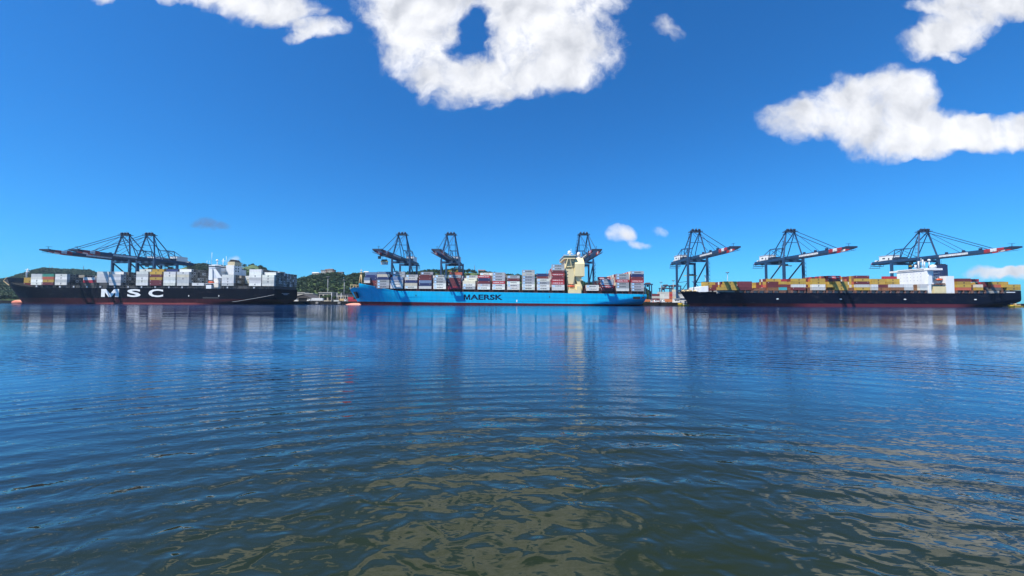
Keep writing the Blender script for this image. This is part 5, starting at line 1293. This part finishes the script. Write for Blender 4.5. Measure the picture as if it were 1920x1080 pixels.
# parked things on the quay
def truck(px0, px1, vv, body_m, label, h_=3.2, cabm=None, left=True):
    x0, x1 = X(px0, vv), X(px1, vv); r_ = thing('truck', ((x0 + x1) / 2, vv, QZ), label, 'truck', 'trucks parked on the quay')
    c0, c1, b0, b1 = (x0, x0 + 2.2, x0 + 2.5, x1) if left else (x1 - 2.2, x1, x0, x1 - 2.5)
    b = MB(); b.box(b0, b1, vv - 1.25, vv + 1.25, QZ + 1.1, QZ + 1.1 + h_); b.build('cargo_box', body_m, r_)
    b = MB(); b.prism([(c0, QZ + .6), (c1, QZ + .6), (c1, QZ + 3.0), (c0 + (.5 if left else 0), QZ + 3.0), (c0, QZ + 1.9)], 'y', vv - 1.2, vv + 1.2); cb_ = b.build('cab', cabm or white, r_)
    b = MB(); b.box(c0 + .6, c1 - .4, vv - 1.26, vv - 1.1, QZ + 1.9, QZ + 2.7); b.build('window', glass, cb_)
    b = MB(); b.box(min(b0, c0), max(b1, c1), vv - .8, vv + .8, QZ + .7, QZ + 1.05); b.build('chassis', black, r_)
    for xx in (c0 + 1.1, b0 + (b1 - b0) * .35, b1 - 1.0 if left else b0 + 1.0, (b1 - 2.3) if left else b0 + 2.3):
        b = MB(); b.tube([(xx, vv - 1.2, QZ + .52), (xx, vv - .75, QZ + .52)], .5, 10); b.build('wheel', rubber, r_)
truck(581, 606, 424, offwhite, 'long pale grey lorry parked in front of the quay buildings', 3.0)
truck(637.5, 650, 424, tan, 'tan-bodied lorry with white cab on the quay near the blue bow', 2.4, None, False)
truck(576.5, 582, 423, white, 'small white lorry beside the shed by the black stern', 1.6)
rx = X(653, 424)
place_container(rx, 424, QZ + .02, 'Q', CL_, 2.76, 'crimson container on the quay behind the blue bow', yard); place_container(rx - .5, 424, QZ + 2.82, 'Q', 6.05, 2.7, 'short crimson container topping the pile behind the blue bow', yard)
place_container(X(625.4, 424), 424, QZ + .02, 'P', 6.05, 1.9, 'low pale grey container standing alone on the quay', yard)
truck(1208, 1223, 398, orange_red, 'orange-bodied lorry parked behind the blue stern', 2.6, None, False)
truck(1242, 1260, 396.5, orange_red, 'long orange lorry with white cab between the two sterns', 3.0, None, True)
truck(1226, 1236, 398, white, 'small white lorry between two orange lorries', 1.2)
b_ = thing('quay_office', (X(1269, 400), 400, QZ), 'white cabin with flat roof beside the navy bow', 'cabin', None)
b = MB(); b.box(X(1263, 400), X(1274, 400), 398.5, 403, QZ, QZ + 4.3); b.build('wall', white, b_)
b = MB(); b.box(X(1262.6, 400), X(1274.4, 400), 398, 403.5, QZ + 4.3, QZ + 4.6); b.build('roof', offwhite, b_)
windows(b_, [(X(1264.5 + k * 3, 400), QZ + 1.9) for k in range(3)], 1.2, 1.1, 398.5)
# lit quay face and fenders on the right-hand stretch, mooring dolphins
for (p, vv, lab) in ((517.0 + 78, 408, 'pale fender block on the quay wall below the long lorry'), (636.5, 408, 'pale fender block on the quay wall below the tan lorry')):
    b = MB(); x = X(p, vv); b.box(x - 1.6, x + 1.6, 407.4, 408.25, .6, QZ - .1); b.box(x - 1.3, x + 1.3, 407.0, 407.4, .9, QZ - .6); tag(b.build('fender', concrete, None, (x, 408, 0)), lab, 'fender', 'fenders on the quay wall')
def dolphin(px, vv, rad, hgt, label):
    x = X(px, vv); r_ = thing('mooring_buoy', (x, vv, 0), label, 'mooring buoy', 'yellow mooring buoys')
    b = MB(); b.tube([(x, vv, -1), (x, vv, hgt * .55), (x, vv, hgt * .6), (x, vv, hgt)], [rad, rad, rad * 1.06, rad * .98], 16); b.build('drum', yellow, r_)
    b = MB(); b.tube([(x, vv, hgt), (x, vv, hgt + .3)], rad * 1.12, 16); b.build('rim', rust, r_)
    b = MB(); b.tube([(x, vv, hgt + .3), (x, vv, hgt + 1.2)], .35, 8); b.tube([(x - .8, vv, hgt + 1.0), (x + .8, vv, hgt + 1.0)], .2, 8); b.build('bollard', steel, r_)
dolphin(1275.5, 352, 2.1, 3.1, 'yellow drum buoy floating under the navy bow'); dolphin(1896.3, 345, 2.0, 2.6, 'yellow drum buoy floating near the navy stern')
# small workboat under the navy bow
def boat(px0, px1, vv, label, hullm, housem):
    x0, x1 = X(px0, vv), X(px1, vv); ln = x1 - x0; r_ = thing('workboat', ((x0 + x1) / 2, vv, 0), label, 'boat', None)
    b = MB(); st = []
    for s in (0, .15, .35, .7, 1.0):
        wd = 1.9 * (1 - (1 - min(1, s / .4)) ** 2) * (.9 if s == 1 else 1); zt = 1.5 + .8 * (1 - s) ** 2
        st.append([(x0 + ln * s, vv - wd, zt), (x0 + ln * (s + .05 * (1 - s)), vv - wd * .7, -.4), (x0 + ln * (s + .05 * (1 - s)), vv + wd * .7, -.4), (x0 + ln * s, vv + wd, zt)])
    vs_ = [p for q_ in st for p in q_]; fs_ = []
    for i in range(4):
        for k in range(4): fs_.append((i * 4 + k, i * 4 + (k + 1) % 4, (i + 1) * 4 + (k + 1) % 4, (i + 1) * 4 + k))
    fs_.append((16, 17, 18, 19)); b.add(vs_, fs_); b.build('boat_hull', hullm, r_)
    b = MB(); b.prism([(x0 + ln * .35, 1.5), (x0 + ln * .8, 1.5), (x0 + ln * .78, 3.6), (x0 + ln * .42, 3.6)], 'y', vv - 1.2, vv + 1.2); c_ = b.build('cabin', housem, r_)
    b = MB(); b.box(x0 + ln * .44, x0 + ln * .76, vv - 1.27, vv - 1.15, 2.5, 3.2); b.build('window', glass, c_)
    b = MB(); b.tube([(x0 + ln * .6, vv, 3.6), (x0 + ln * .6, vv, 5.4)], .08, 6); b.build('mast', steel, r_)
boat(1893, 1915, 372, 'small yellow workboat behind the navy stern', yellow, tan)
boat(1271, 1291, 378, 'small yellow workboat tucked under the navy bow', yellow, white)

# yard cranes (rubber tyred portals)
def rtg(px0, px1, vv, zt, dep, mt, label):
    x0, x1 = X(px0, vv), X(px1, vv); r_ = thing('yard_crane', ((x0 + x1) / 2, vv, QZ), label, 'yard crane', 'yard cranes behind the ships')
    for xx in (x0, x1):
        for yy in (vv, vv + dep):
            b = MB(); b.box(xx - .55, xx + .55, yy - .5, yy + .5, QZ + 1, zt); b.build('leg', mt, r_)
        b = MB(); b.box(xx - .6, xx + .6, vv - 1.5, vv + dep + 1.5, QZ + .6, QZ + 1.8); b.build('end_carriage', mt, r_)
    for yy in (vv, vv + dep):
        b = MB(); b.box(x0 - 1.6, x1 + 1.6, yy - .6, yy + .6, zt, zt + 1.6); b.build('girder', mt, r_)
    b = MB(); b.box(x0 + 2, x0 + 6.5, vv - .3, vv + dep + .3, zt + 1.65, zt + 3.0); t_ = b.build('trolley', rust, r_)
    b = MB(); b.box(x0 + 2.4, x0 + 4.4, vv + 1, vv + 3, zt - 2.4, zt - .1); b.build('operator_cabin', glass, t_)
rtg(1210.5, 1222, 480, Z(1215, 534.3, 480), 8, crane_blue, 'blue yard crane portal right behind the light blue stern')
rtg(1241, 1262, 640, Z(1250, 541.5, 640), 9, crane_dark, 'dark yard crane above grey containers, left of its twin')
rtg(1260, 1276, 600, Z(1268, 537.4, 600), 9, crane_dark, 'dark yard crane next to the crane leg at the navy bow')
rtg(1246, 1268, 700, Z(1255, 536.5, 700), 12, crane_dark, 'far dark yard crane between two yard floodlight masts')
# green tarpaulin heap / earth bank behind the blue stern
# near-shore trees
def tree(px, vv, h_, rad, label, tint=(.035, .07, .02)):
    rg = np.random.RandomState(int(px * 7) % 9999)
    x = X(px, vv); r_ = thing('tree', (x, vv, QZ), label, 'tree', 'trees on the quay')
    b = MB(); b.tube([(x, vv, QZ - .2), (x + .2, vv, QZ + h_ * .4), (x + .1, vv, QZ + h_ * .75)], [.35, .25, .1], 7)
    for k in range(4):
        a = k * 1.6 + .3; b.tube([(x + .15, vv, QZ + h_ * (.35 + .07 * k)), (x + rad * .55 * math.cos(a), vv + rad * .55 * math.sin(a), QZ + h_ * (.58 + .06 * k))], [.16, .06], 5)
    b.build('trunk', bark, r_)
    q_ = leaf_cloud(420, (rad, rad, h_ * .38), .42, rg) + np.array([0, 0, h_ * .66])
    tn = np.clip(np.array(tint) * rg.uniform(.55, 1.5, (len(q_), 1)), .004, 1)
    o = leaf_object('crown', q_, tn, r_)
tree(606, 446, 8, 4.0, 'bushy tree before the beige canopy building'); tree(617, 447, 9, 4.5, 'bushy tree at the foot of the tall floodlight mast'); tree(627, 452, 7.5, 3.8, 'round tree left of the dark-roofed quay building')
tree(569, 500, 9, 4.5, 'tree rising behind the pale shed roof'); tree(589, 488, 10, 5, 'tree behind the low white quay office'); tree(647, 480, 10, 5, 'tree close to the blue bow', (.04, .08, .02)); tree(654, 486, 11, 5.5, 'tree half hidden by the blue bow')
tree(1222, 500, 9, 6, 'dark tree behind the light blue stern', (.03, .06, .02)); tree(1092, 520, 12, 6, 'tree seen under the arm of the cream tower'); tree(1101, 525, 11, 5, 'tree behind the legs of the crane by the cream tower')
print('CONTAINERS', NCONT, 'FILL', len(FILL))

# ---------------------------------------------------------------- thin sea haze in the air
mb = MB(); mb.box(-2750, 2750, -750, 2750, -8, 190)
hz = bpy.data.materials.new('sea_haze'); hz.use_nodes = True; nt, N, L = nodes(hz)
for n_ in list(N):
    if n_.type == 'BSDF_PRINCIPLED': N.remove(n_)
pv = N.new('ShaderNodeVolumePrincipled'); pv.inputs['Color'].default_value = (.55, .78, 1, 1); pv.inputs['Density'].default_value = .00005; pv.inputs['Anisotropy'].default_value = .2
L.new(pv.outputs[0], N['Material Output'].inputs['Volume'])
tag(mb.build('haze', hz), 'thin blue sea haze over the harbour', 'haze', kind='stuff')
